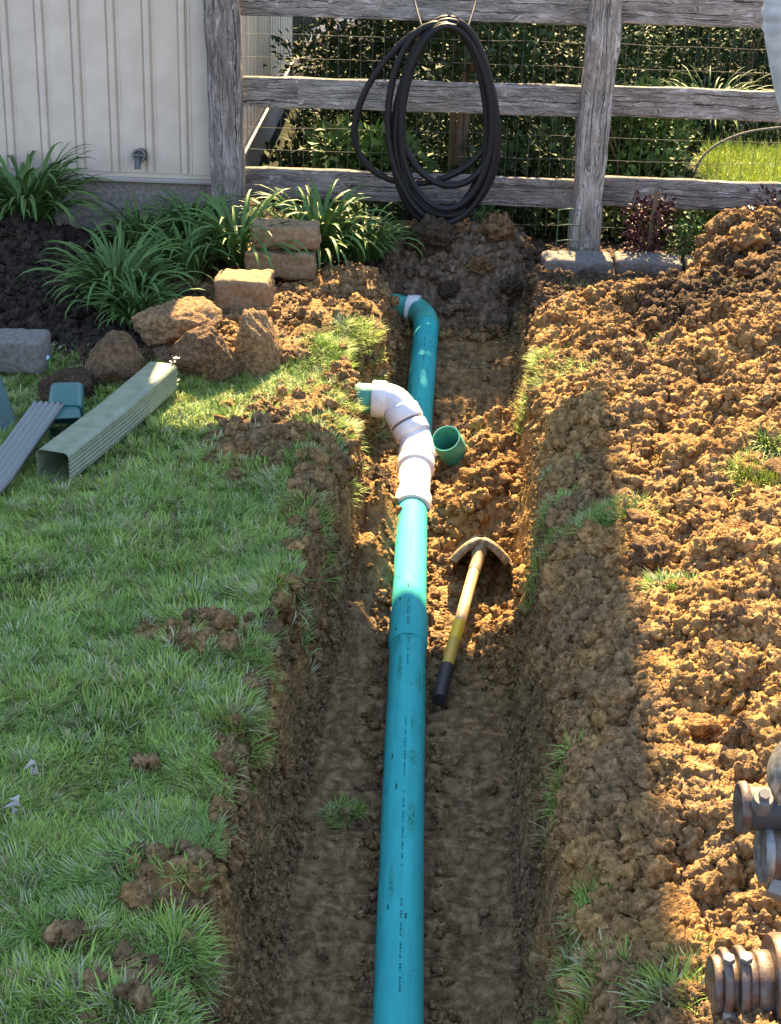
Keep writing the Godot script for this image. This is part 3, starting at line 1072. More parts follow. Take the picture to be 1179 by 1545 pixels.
func fence() -> void:
	var t := thing("rail_fence", "weathered grey three rail wooden fence behind the trench", "fence", V(0, 0, 7.3))
	var post := start()
	round_box(post, Vector3(0.141, 1.75, 0.13), 0.010, Vector3i(8, 40, 8), 0.010, 3.0, Transform3D(), 1.3)
	var p := obj("post", done(post), M.wood_dark, t, Vector3(-0.777, 0.52, -0.065))
	p.rotation.z = 0.03
	post = start()
	round_box(post, Vector3(0.130, 1.75, 0.13), 0.010, Vector3i(8, 40, 8), 0.012, 3.0, Transform3D(), 5.9)
	p = obj("post", done(post), M.wood_post, t, Vector3(0.842, 0.50, -0.065))
	p.rotation.z = -0.012
	var k := 0
	for y in [1.066, 0.672, 0.262]:
		for s in 2:
			var x0 := -0.72 if s == 0 else 0.846
			var x1 := 0.842 if s == 0 else 2.9
			var st := start()
			round_box(st, Vector3(x1 - x0, 0.132, 0.042), 0.006, Vector3i(70, 10, 5), 0.006, 2.5, Transform3D(), 3.7 * k + 0.4)
			var r := obj("rail", done(st), M.wood_dark if k >= 4 else M.wood, t, Vector3((x0 + x1) / 2, y + (0.004 if s == 1 else 0.0), -0.155 - 0.002 * k))
			r.rotation.z = [0.004, -0.012, 0.003, -0.004, -0.006, -0.010][k]
			k += 1
	var wires := start()
	var x := -0.70
	while x < 2.8:
		var lean := 0.01 * n_mid.get_noise_2d(x * 9.0, 2.0)
		sweep(wires, [Vector3(x + lean, 0.05, -0.195), Vector3(x, 0.6, -0.198), Vector3(x - lean, 1.2, -0.195)], circ(0.0009, 4), [], false, Vector3.RIGHT)
		x += 0.0508
	var y2 := 0.10
	while y2 < 1.25:
		var pts := []
		for i in 26:
			pts.append(Vector3(-0.72 + 3.5 * i / 25.0, y2 + 0.006 * n_mid.get_noise_2d(i * 2.1, y2 * 30.0), -0.199))
		sweep(wires, pts, circ(0.0010, 4), [], false)
		y2 += 0.102
	var wm := obj("wire_mesh", done(wires), M.wire, t)
	wm.set_meta("kind", "stuff")
	for hx in [0.045, 0.285]:
		var st := start()
		var s: float = 1.0 if hx < 0.1 else -1.0
		sweep(st, curve([Vector3(hx - 0.03 * s, 1.16, -0.125), Vector3(hx - 0.01 * s, 1.09, -0.05), Vector3(hx + 0.025 * s, 1.0, 0.075), Vector3(hx + 0.05 * s, 0.955, 0.10), Vector3(hx + 0.06 * s, 0.985, 0.115)], 5), circ(0.005, 8), [], true, Vector3.RIGHT)
		obj("hose_hook", done(st), M.iron, t)

func coiled_hose() -> void:
	# loops: centre x, top y, bottom y, half width, distance, lean of the bottom
	var loops := [[0.185, 1.035, 0.215, 0.225, 7.265, 0.01], [0.17, 1.045, 0.185, 0.205, 7.235, -0.01], [0.19, 1.02, 0.20, 0.235, 7.205, 0.015], [0.16, 1.03, 0.155, 0.21, 7.225, 0.0], [0.18, 1.01, 0.235, 0.195, 7.185, 0.02], [0.175, 1.02, 0.335, 0.215, 7.20, 0.04], [0.10, 1.0, 0.33, 0.325, 7.245, -0.05], [0.19, 1.04, 0.17, 0.22, 7.195, 0.0]]
	var pts := []
	var n := 40
	for q in loops.size():
		var a: Array = loops[q]
		var b: Array = loops[mini(q + 1, loops.size() - 1)]
		for i in n:
			var f := float(i) / n
			var m := smoothstep(0.55, 1.0, f) * 0.5
			if f < 0.45 and q > 0:
				m = -0.5 * (1.0 - smoothstep(0.0, 0.45, f))
				b = loops[q - 1]
				m = -m
			else:
				b = loops[mini(q + 1, loops.size() - 1)]
			var v := []
			for k in 6:
				v.append(lerpf(a[k], b[k], m))
			var ang := TAU * f
			var h := sin(ang)
			var c := cos(ang)
			var yy: float = (v[1] + v[2]) / 2 + (v[1] - v[2]) / 2 * signf(c) * pow(absf(c), 0.9)
			var narrow := 0.80 + 0.20 * smoothstep(0.9, -0.4, c)
			pts.append(V(v[0] - v[3] * h * narrow + v[5] * (1.0 - c) * 0.5, yy, v[4] - 0.012 * c))
	var st := start()
	sweep(st, pts, circ(0.0150, 10), [], true, Vector3.FORWARD)
	var o := obj("coiled_hose", done(st), M.hose)
	tag(o, "thick black hose coiled in long loops on the fence rails", "hose")

func pipes() -> void:
	var t := thing("drain_pipe", "long teal drain pipe along the trench floor, nearest the camera", "pipe", V(0.05, -0.42, 3.0))
	var o := t.position
	var run := curve([V(0.04, -0.372, 1.2), V(0.049, -0.37, 2.64), V(0.052, -0.368, 3.18), V(0.057, -0.36, 3.75), V(0.066, -0.35, 4.50), V(0.075, -0.335, 5.30)], 6)
	tube_part("pipe", run, 0.0535, M.pipe_green, t, o, true)
	tube_part("coupling", [V(0.0625, -0.3525, 4.26), V(0.063, -0.3522, 4.285), V(0.0655, -0.3502, 4.45), V(0.066, -0.35, 4.475)], 0.0585, M.pipe_green, t, o, true, [0.94, 1.0, 1.0, 0.94])
	var f := thing("white_pipe_bends", "white plastic pipe bends joining the green branch to the main pipe", "pipe fitting", V(0.05, -0.3, 5.5))
	o = f.position
	var p0 := V(0.073, -0.338, 5.22)
	var c1 := V(0.092, -0.250, 5.620)
	var c2 := V(0.006, -0.122, 5.728)
	var d0 := (c1 - p0).normalized()
	var d1 := (c2 - c1).normalized()
	var d2 := V(-1.0, 0.02, 0.05).normalized()
	var hub := 0.0675
	var barrel := 0.0585
	step_hub("socket", p0, p0 + d0 * 0.072, hub, f, o)
	tube_part("barrel", [p0 + d0 * 0.06, c1 - d0 * 0.05], barrel, M.pvc_white, f, o)
	step_hub("socket", c1 - d0 * 0.165, c1 - d0 * 0.112, hub, f, o)
	tube_part("joint_ring", [c1 - d0 * 0.112, c1 - d0 * 0.102], 0.0600, M.gasket, f, o)
	step_hub("socket", c1 - d0 * 0.102, c1 - d0 * 0.050, hub, f, o)
	tube_part("bend", bez(c1 - d0 * 0.055, c1, c1 + d1 * 0.05, 6), barrel + 0.002, M.pvc_white, f, o)
	step_hub("socket", c1 + d1 * 0.036, c1 + d1 * 0.080, hub, f, o)
	tube_part("joint_ring", [c1 + d1 * 0.080, c1 + d1 * 0.090], 0.0605, M.gasket, f, o)
	step_hub("socket", c1 + d1 * 0.090, c2 - d1 * 0.040, hub, f, o)
	tube_part("bend", bez(c2 - d1 * 0.045, c2, c2 + d2 * 0.045, 6), barrel + 0.002, M.pvc_white, f, o)
	step_hub("socket", c2 + d2 * 0.036, c2 + d2 * 0.088, hub, f, o)
	tube_part("branch_pipe", [c2 + d2 * 0.06, c2 + d2 * 0.34], 0.0535, M.pipe_plain, f, o)
	var g := thing("far_drain_pipe", "teal pipe at the far trench end with a white bend", "pipe", V(0.12, -0.3, 6.4))
	o = g.position
	var a := V(0.128, -0.185, 6.80)
	var b := V(0.130, -0.172, 6.99)
	tube_part("pipe", curve([V(0.095, -0.40, 5.72), V(0.100, -0.315, 6.10), V(0.11, -0.25, 6.34), a], 6), 0.0535, M.pipe_green, g, o, true)
	tube_part("pipe", bez(a, b, V(0.055, -0.168, 7.02), 10), 0.0545, M.pipe_plain, g, o)
	tube_part("white_collar", [V(0.098, -0.170, 7.006), V(0.048, -0.168, 7.02)], 0.0620, M.pvc_white, g, o)
	tube_part("pipe", [V(0.05, -0.168, 7.02), V(-0.16, -0.155, 7.11)], 0.0535, M.pipe_plain, g, o)
	# the open stub that stands up out of the mound
	var st := start()
	var dir := V(-0.32, 0.76, -0.58).normalized()
	var mouth := V(0.194, -0.232, 5.64)
	hollow(st, [mouth - dir * 0.34, mouth - dir * 0.1, mouth], circ(0.0535, 40), circ(0.0490, 40), Vector3.RIGHT)
	var s := obj("pipe_stub", done(st), M.pipe_plain)
	tag(s, "short green pipe stub with an open mouth right of the white bends", "pipe")

func step_hub(called: String, a: Vector3, b: Vector3, r: float, parent: Node3D, origin: Vector3) -> void:
	# a moulded socket with rounded lips
	var t := (b - a).normalized()
	tube_part(called, [a, a + t * 0.002, a + t * 0.006, b - t * 0.006, b - t * 0.002, b], r, M.pvc_white, parent, origin, false, [0.955, 0.985, 1.0, 1.0, 0.985, 0.955])

func tube_part(called: String, pts: Array, r: float, m: Material, parent: Node3D, origin: Vector3, printed := false, sc := []) -> void:
	var local := []
	for p in pts:
		local.append(p - origin)
	var st := start()
	sweep(st, local, circ(r, 44), sc, true)
	var mesh := done(st)
	if printed:
		# wrap the printed sheet: u once round the pipe, v along 3.4 m
		var arr := mesh.surface_get_arrays(0)
		var uv: PackedVector2Array = arr[Mesh.ARRAY_TEX_UV]
		for i in uv.size():
			uv[i] = Vector2(uv[i].y / (TAU * r), uv[i].x / 3.4)
		arr[Mesh.ARRAY_TEX_UV] = uv
		mesh = ArrayMesh.new()
		mesh.add_surface_from_arrays(Mesh.PRIMITIVE_TRIANGLES, arr)
	obj(called, mesh, m, parent)

func shovel() -> void:
	var t := thing("shovel", "long handled shovel lying in the trench, blade under the loose clay", "shovel", V(0.2, -0.4, 4.5))
	var o := t.position
	var path := curve([V(0.152, -0.385, 4.03), V(0.190, -0.365, 4.27), V(0.225, -0.345, 4.46), V(0.262, -0.315, 4.66), V(0.283, -0.290, 4.755), V(0.291, -0.262, 4.82)], 10)
	var rad := circ(0.0185, 16)
	var cut := [0, 7, 13, 18, 33, 50]
	var names := ["grip", "amber_band", "yellow_band", "handle", "socket"]
	var mats := [M.grip_black, M.handle_amber, M.handle_yellow, M.handle_wood, M.shovel_steel]
	var size := [1.12, 1.0, 1.03, 1.0, 1.08]
	for k in 5:
		var pts := []
		var sc := []
		for i in range(cut[k], cut[k + 1] + 1):
			pts.append(path[mini(i, path.size() - 1)] - o)
			sc.append(size[k] * (1.0 + (0.75 * pow((i - cut[k]) / 17.0, 2.5) if k == 4 else 0.0)))
		var st := start()
		sweep(st, pts, rad, sc)
		obj(names[k], done(st), mats[k], t)
	# blade: back upward, shoulders towards the handle, folded foot rests
	var st := start()
	var n := 22
	var m := 26
	for face in 2:
		var grid := []
		for i in n + 1:
			var s := float(i) / n
			var half := 0.104 * (1.0 - 0.12 * s) * sqrt(maxf(0.0, 1.0 - pow(s, 3.2)))
			var row := []
			for j in m + 1:
				var u := -1.0 + 2.0 * j / m
				var x := half * u
				var ridge := 0.032 * exp(-pow(u * 3.2, 2)) * (1.0 - s)
				var y := -0.058 * u * u * (1.0 - 0.35 * s) + ridge - 0.16 * s
				var dd := 0.30 * s - 0.03 * (1.0 - s) * absf(u)
				row.append(V(0.292 + x + 0.03 * s, -0.262 + y - 0.003 * face, 4.80 + dd) - o)
			grid.append(row)
		st.set_smooth_group(face)
		for i in n:
			for j in m:
				var a: Vector3 = grid[i][j]
				var b: Vector3 = grid[i][j + 1]
				var c: Vector3 = grid[i + 1][j + 1]
				var d: Vector3 = grid[i + 1][j]
				if face == 0:
					tri(st, a, c, b)
					tri(st, a, d, c)
				else:
					tri(st, a, b, c)
					tri(st, a, c, d)
	st.set_smooth_group(0)
	obj("blade", done(st), M.shovel_steel, t)
	var roll := PackedVector2Array()
	for i in 13:
		var ang := -0.5 + 3.9 * i / 12.0
		roll.append(Vector2(cos(ang), sin(ang)) * 0.016)
	for i in 13:
		var ang := 3.4 - 3.9 * i / 12.0
		roll.append(Vector2(cos(ang), sin(ang)) * 0.0130)
	for s in [-1.0, 1.0]:
		st = start()
		var pts := []
		for i in 15:
			var u: float = lerpf(0.0, 1.0, i / 14.0)
			pts.append(V(0.292 + s * 0.086 * u, -0.250 - 0.058 * pow(u, 1.9), 4.80 - 0.03 * u) - o)
		sweep(st, pts, roll if s > 0 else mirrored(roll))
		obj("foot_rest", done(st), M.shovel_steel, t)

func mirrored(p: PackedVector2Array) -> PackedVector2Array:
	var q := PackedVector2Array()
	for i in range(p.size() - 1, -1, -1):
		q.append(Vector2(-p[i].x, p[i].y))
	return q

func downspouts() -> void:
	var st := start()
	var prof := PackedVector2Array()
	var inner := PackedVector2Array()
	# ribbed long sides, plain rounded corners
	var w := 0.108
	var h := 0.102
	var ring := rrect(w, h, 0.018, 5)
	for k in ring.size():
		prof.append(ring[k])
		var nx := ring[(k + 1) % ring.size()]
		if ring[k].distance_to(nx) > 0.05:
			for i in range(1, 28):
				var f := i / 28.0
				var q := ring[k].lerp(nx, f)
				var out := Vector2(nx.y - ring[k].y, ring[k].x - nx.x).normalized()
				prof.append(q + out * 0.0035 * (0.5 - 0.5 * cos(TAU * f * 5.0) - 0.6) * (1.0 if absf(out.x) > 0.5 else 0.0))
	for p in prof:
		inner.append(p * 0.972)
	hollow(st, [V(-1.012, 0.064, 4.56), V(-0.90, 0.068, 4.94), V(-0.795, 0.072, 5.36)], prof, inner)
	var o := obj("downspout", done(st), M.spout_green)
	tag(o, "green ribbed square downspout lying on the grass with open end", "downspout")
	st = start()
	var flat := PackedVector2Array()
	for i in 33:
		flat.append(Vector2(0.048 - 0.096 * i / 32.0, 0.010 + 0.004 * cos(TAU * i / 32.0 * 5.0)))
	flat.append(Vector2(-0.046, -0.008))
	flat.append(Vector2(0.046, -0.008))
	sweep(st, [V(-1.245, 0.03, 4.05), V(-1.165, 0.05, 4.5), V(-1.105, 0.10, 4.98)], flat)
	o = obj("gutter_strip", done(st), M.spout_grey)
	tag(o, "grey ribbed metal strip leaning at the left edge of the lawn", "gutter")
	st = start()
	round_box(st, Vector3(0.26, 0.012, 0.34), 0.004, Vector3i(6, 4, 6), 0.002, 5.0, Transform3D(Basis.from_euler(Vector3(0.62, 0.5, -0.35)), V(-1.36, 0.10, 5.02)))
	o = obj("metal_panel", done(st), M.spout_dark)
	tag(o, "dark green metal panel tilted behind the grey strip, left edge", "panel")
	var e := thing("downspout_elbow", "small teal downspout elbow between the strip and the downspout", "downspout", V(-1.06, 0.0, 4.98), 0.25)
	st = start()
	var pr := rrect(0.105, 0.085, 0.016, 4)
	var pin := rrect(0.099, 0.079, 0.014, 4)
	hollow(st, [Vector3(0, 0.05, 0.09), Vector3(0, 0.052, 0.03), Vector3(0, 0.058, -0.02)], pr, pin)
	obj("outlet", done(st), M.spout_teal, e)
	st = start()
	sweep(st, [Vector3(0.005, 0.066, -0.01), Vector3(0.012, 0.085, -0.06), Vector3(0.02, 0.09, -0.14)], rrect(0.11, 0.08, 0.02, 4), [1.0, 1.0, 0.98])
	obj("bend", done(st), M.spout_teal, e)

func facets(seed_no: int) -> Array:
	var r := RandomNumberGenerator.new()
	r.seed = seed_no * 13
	var f := []
	for i in 9:
		f.append([Vector3(r.randf_range(-1, 1), r.randf_range(-0.5, 1), r.randf_range(-0.6, 1)).normalized(), r.randf_range(0.56, 0.72)])
	return f

func rocks() -> void:
	# name, label, x, y, distance, size, seed, material, turn
	var list := [
		["rock", "flat topped tan rock, sunlit, top of the rock row", -0.80, 0.15, 5.72, Vector3(0.19, 0.13, 0.15), 31, "rock", 0.3, 9],
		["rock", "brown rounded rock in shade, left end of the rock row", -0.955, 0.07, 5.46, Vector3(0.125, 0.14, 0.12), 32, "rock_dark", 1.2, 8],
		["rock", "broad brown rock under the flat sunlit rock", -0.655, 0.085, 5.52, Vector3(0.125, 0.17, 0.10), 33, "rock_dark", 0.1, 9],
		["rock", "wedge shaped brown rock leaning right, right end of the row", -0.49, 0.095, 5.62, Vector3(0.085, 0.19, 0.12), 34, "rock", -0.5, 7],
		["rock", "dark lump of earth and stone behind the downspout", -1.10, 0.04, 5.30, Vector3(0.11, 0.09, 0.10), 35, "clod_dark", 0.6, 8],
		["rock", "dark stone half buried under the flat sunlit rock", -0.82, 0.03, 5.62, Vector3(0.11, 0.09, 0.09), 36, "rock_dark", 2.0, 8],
		["rock", "small brown stone at the foot of the chamfered block", -0.44, 0.03, 5.95, Vector3(0.06, 0.045, 0.05), 37, "rock", 0.2, 8],
	]
	for a in list:
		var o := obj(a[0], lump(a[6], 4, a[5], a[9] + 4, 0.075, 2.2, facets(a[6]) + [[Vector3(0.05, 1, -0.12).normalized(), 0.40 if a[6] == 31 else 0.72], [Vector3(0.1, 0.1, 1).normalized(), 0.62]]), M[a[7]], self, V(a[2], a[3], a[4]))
		o.rotation = Vector3(0.1, a[8], 0.12)
		tag(o, a[1], "rock", "rocks edging the flower bed")
	var blocks := [
		["upper tan brick of the stacked pair by the daylilies", Vector3(0.275, 0.095, 0.13), V(-0.465, 0.235, 6.68), -0.04, 0.02],
		["lower tan brick of the stacked pair by the daylilies", Vector3(0.285, 0.11, 0.14), V(-0.485, 0.125, 6.66), -0.02, -0.03],
		["chamfered tan block in front of the stacked pair", Vector3(0.215, 0.16, 0.17), V(-0.60, 0.09, 6.30), -0.10, 0.02],
	]
	for a in blocks:
		var o := obj("concrete_block", box(a[1], 0.014, Vector3i(22, 14, 16), 0.010, 9.0, a[2].x * 7.0), M.block, self, a[2])
		o.rotation = Vector3(0.04, a[3], a[4])
		tag(o, a[0], "block", "loose edging blocks on the left bank")
	var o := obj("concrete_block", box(Vector3(0.26, 0.12, 0.15), 0.012, Vector3i(18, 12, 14), 0.008, 9.0, 4.4), M.slab, self, V(-1.345, 0.10, 5.50))
	tag(o, "grey block in shade at the left edge beyond the strip", "block", "loose edging blocks on the left bank")
	var k := 0
	for a in [["grey edging slab nearest the trench at the fence foot", 0.78, 7.05, 0.30, 0.02], ["grey edging slab right of the fence post foot", 1.09, 7.07, 0.29, -0.03], ["tan edging slab half buried by the spoil pile", 1.36, 7.05, 0.22, 0.05]]:
		var s := obj("edging_slab", box(Vector3(a[3], 0.07, 0.155), 0.014, Vector3i(20, 8, 14), 0.008, 7.0, 2.0 + k), M.block if k == 2 else M.slab, self, V(a[1], 0.048, a[2]))
		s.rotation = Vector3(0.03, a[4], -0.02 * k)
		tag(s, a[0], "slab", "edging slabs along the fence")
		k += 1
	for a in [["upper pale grey block at the right edge of the pile", Vector3(0.16, 0.11, 0.14), V(1.565, 0.34, 6.34)], ["lower pale grey block at the right edge of the pile", Vector3(0.15, 0.07, 0.12), V(1.425, 0.295, 5.93)]]:
		var s := obj("pale_block", box(a[1], 0.010, Vector3i(14, 10, 12), 0.005, 9.0, 8.0), M.pale_block, self, a[2])
		s.rotation = Vector3(0.1, 0.15, 0.05)
		tag(s, a[0], "block", "pale blocks on the spoil pile")
	o = obj("teal_chip", lump(71, 2, Vector3(0.03, 0.012, 0.025), 6, 0.1, 2.0), M.chip_teal, self, V(-1.235, 0.09, 5.47))
	tag(o, "small pale teal plastic chip beside the shaded grey block", "scrap")

func big_clods() -> void:
	var kinds := []
	for k in 5:
		kinds.append(lump(600 + k, 3, Vector3.ONE, 8, 0.42, 1.9))
	var chunks := []
	for k in 4:
		chunks.append(lump(650 + k, 3, Vector3.ONE, 10, 0.12, 2.2, [[Vector3(0.1, 1, -0.1).normalized(), 0.5]]))
	# on the heap at the fence foot
	for a in [[0.44, 7.22, 0.085, 0, "largest pale brown clod on the heap left of the right post"], [0.14, 7.16, 0.10, 1, "broad dark clod on the heap under the coiled hose"], [0.27, 7.25, 0.06, 2, "brown clod on the heap just right of the hose bottom"], [0.58, 7.17, 0.06, 3, "dark clod at the left side of the right post foot"], [0.36, 7.08, 0.05, 4, "brown clod on the front slope below the largest heap clod"], [0.05, 7.25, 0.065, 0, "brown clod at the left end of the heap beside the daylilies"], [0.50, 7.05, 0.05, 1, "dark clod on the heap front beside the left edging slab"], [0.22, 7.05, 0.045, 3, "dark clod on the heap front right of the far pipe bend"], [0.44, 6.92, 0.045, 2, "small brown clod at the trench end below the edging slab"], [0.33, 6.93, 0.035, 0, "smallest brown clod at the middle of the far trench end"], [0.08, 7.34, 0.05, 4, "brown clod behind the hose bottom at the fence foot"], [0.63, 7.28, 0.055, 1, "dark clod behind the left edging slab at the post foot"]]:
		var o := obj("clod", kinds[a[3]], M.clod_brown if a[3] % 2 == 0 else M.clod_dark, self, V(a[0], surf(a[0], a[1]) + 0.25 * a[2], a[1]))
		o.scale = Vector3(1.1, 0.85, 1.0) * a[2]
		o.rotation.y = a[0] * 9.0
		tag(o, a[4], "clod", "clods on the heap at the fence foot")
	for a in [[0.62, 6.33, 0.06, 0], [0.80, 5.85, 0.05, 1], [0.98, 5.6, 0.05, 2], [1.15, 5.3, 0.055, 3], [0.92, 5.0, 0.05, 4], [0.80, 4.78, 0.06, 0], [0.86, 4.72, 0.045, 2], [1.05, 4.9, 0.05, 1], [0.95, 4.35, 0.05, 3], [0.72, 4.45, 0.04, 4], [0.88, 3.75, 0.06, 0], [0.83, 3.55, 0.05, 2], [0.78, 3.3, 0.045, 1], [0.66, 3.95, 0.045, 3], [0.72, 3.05, 0.05, 4], [0.60, 3.25, 0.035, 0], [0.68, 2.75, 0.04, 2], [0.58, 2.85, 0.035, 3], [0.66, 5.9, 0.045, 4], [0.7, 5.6, 0.04, 1], [1.2, 6.0, 0.06, 2], [1.35, 6.3, 0.07, 0], [1.1, 6.45, 0.05, 3], [0.52, 3.6, 0.03, 1], [0.50, 3.0, 0.03, 2], [0.49, 2.6, 0.03, 4]]:
		var o := obj("clod", kinds[a[3]], M.clod_orange if a[3] != 1 else M.clod_brown, self, V(a[0], surf(a[0], a[1]) + 0.15 * a[2], a[1]))
		o.scale = Vector3(1.1, 0.85, 1.0) * a[2]
		o.rotation.y = a[0] * 13.0
		tag(o, "rough orange clay clod lying on the spoil pile right of trench", "clod", "clods on the spoil pile")
	for i in 72:
		var d := 2.3 + 4.3 * rng.randf()
		var x := table(EDGE_RIGHT, d) + 0.06 + (0.25 + 0.2 * d) * rng.randf()
		var sz := 0.022 + 0.055 * pow(rng.randf(), 2.0) * clampf(d / 4.0, 0.6, 1.2)
		var flat := i % 3 == 0
		var o := obj("clod", chunks[i % 4] if flat else kinds[i % 5], M.clod_brown if rng.randf() < 0.4 else M.clod_orange, self, V(x, surf(x, d) + 0.1 * sz, d))
		o.scale = Vector3(rng.randf_range(0.9, 1.4), rng.randf_range(0.6, 0.9), rng.randf_range(0.9, 1.3)) * sz
		o.rotation = Vector3(rng.randf_range(-0.4, 0.4), rng.randf() * TAU, rng.randf_range(-0.4, 0.4))
		tag(o, "flat faced chunk of cut clay lying on the spoil pile" if flat else "rough orange clay clod lying on the spoil pile right of trench", "clod", "cut clay chunks on the spoil pile" if flat else "clods on the spoil pile")
	for a in [[0.33, 5.28, 0.075, 0, 0.07, "large orange clod on the mound just beyond the shovel blade"], [0.28, 5.45, 0.05, 3, 0.03, "orange clod on the mound beside the open pipe stub"], [0.45, 5.5, 0.05, 2, 0.03, "orange clod at the right trench wall beyond the shovel"], [0.02, 5.28, 0.035, 4, 0.04, "orange clod touching the white bends on their left"], [-0.06, 5.32, 0.06, 1, 0.0, "dark clod against the left trench wall beside the white bends"], [0.30, 4.50, 0.030, 2, 0.0, "small clay clod right of the middle of the shovel shaft"], [0.34, 4.42, 0.028, 3, 0.0, "small clay clod right of the shovel near its yellow band"], [0.42, 4.62, 0.03, 0, 0.0, "small clod below the right shovel shoulder by the trench wall"], [0.40, 4.35, 0.024, 4, 0.0, "smallest clay clod at the right wall nearest the shovel grip"]]:
		var o := obj("clod", kinds[a[3]], M.clod_orange if a[3] != 1 else M.clod_dark, self, V(a[0], surf(a[0], a[1]) + 0.2 * a[2], a[1]))
		o.scale = Vector3(1.1, 0.85, 1.0) * a[2]
		o.rotation.y = a[0] * 17.0
		tag(o, a[5], "clod", "clods in the trench")

func lilies() -> void:
	var protos := [strap_clump(11, 190, 0.46, 0.021), strap_clump(12, 160, 0.42, 0.019), strap_clump(13, 140, 0.36, 0.018)]
	for a in [
		["daylily clump with arching dark leaves against the garage, far left", -1.64, 0.12, 7.14, 0, 1.02, 0.0],
		["broad daylily clump beside the dark bed behind the rocks", -1.08, 0.05, 6.22, 0, 0.86, 1.1],
		["low daylily clump between the broad clump and the stacked bricks", -0.88, 0.04, 6.70, 1, 0.80, 2.2],
		["small daylily clump at the garage foundation behind the broad clump", -1.12, 0.05, 7.05, 2, 0.85, 3.0],
		["daylily clump against the garage foundation near the left fence post", -0.90, 0.05, 7.15, 1, 0.8, 0.9],
		["sunlit yellow green daylily clump behind the stacked bricks", -0.67, 0.10, 6.78, 2, 1.05, 0.4],
		["daylily clump right of the sunlit one under the fence rail", -0.36, 0.07, 6.98, 1, 0.98, 4.0],
		["daylily clump nearest the rocks, leaning over the flat sunlit one", -0.97, 0.04, 6.02, 1, 0.66, 5.1],
		["small daylily clump right of all others, under the hose", -0.16, 0.06, 7.02, 2, 0.8, 1.9]]:
		var o := obj("daylily_clump", protos[a[4]], M.lily, self, V(a[1], a[2], a[3]))
		o.rotation.y = a[6]
		o.scale = Vector3.ONE * a[5]
		tag(o, a[0], "plant", "daylily clumps in the bed")

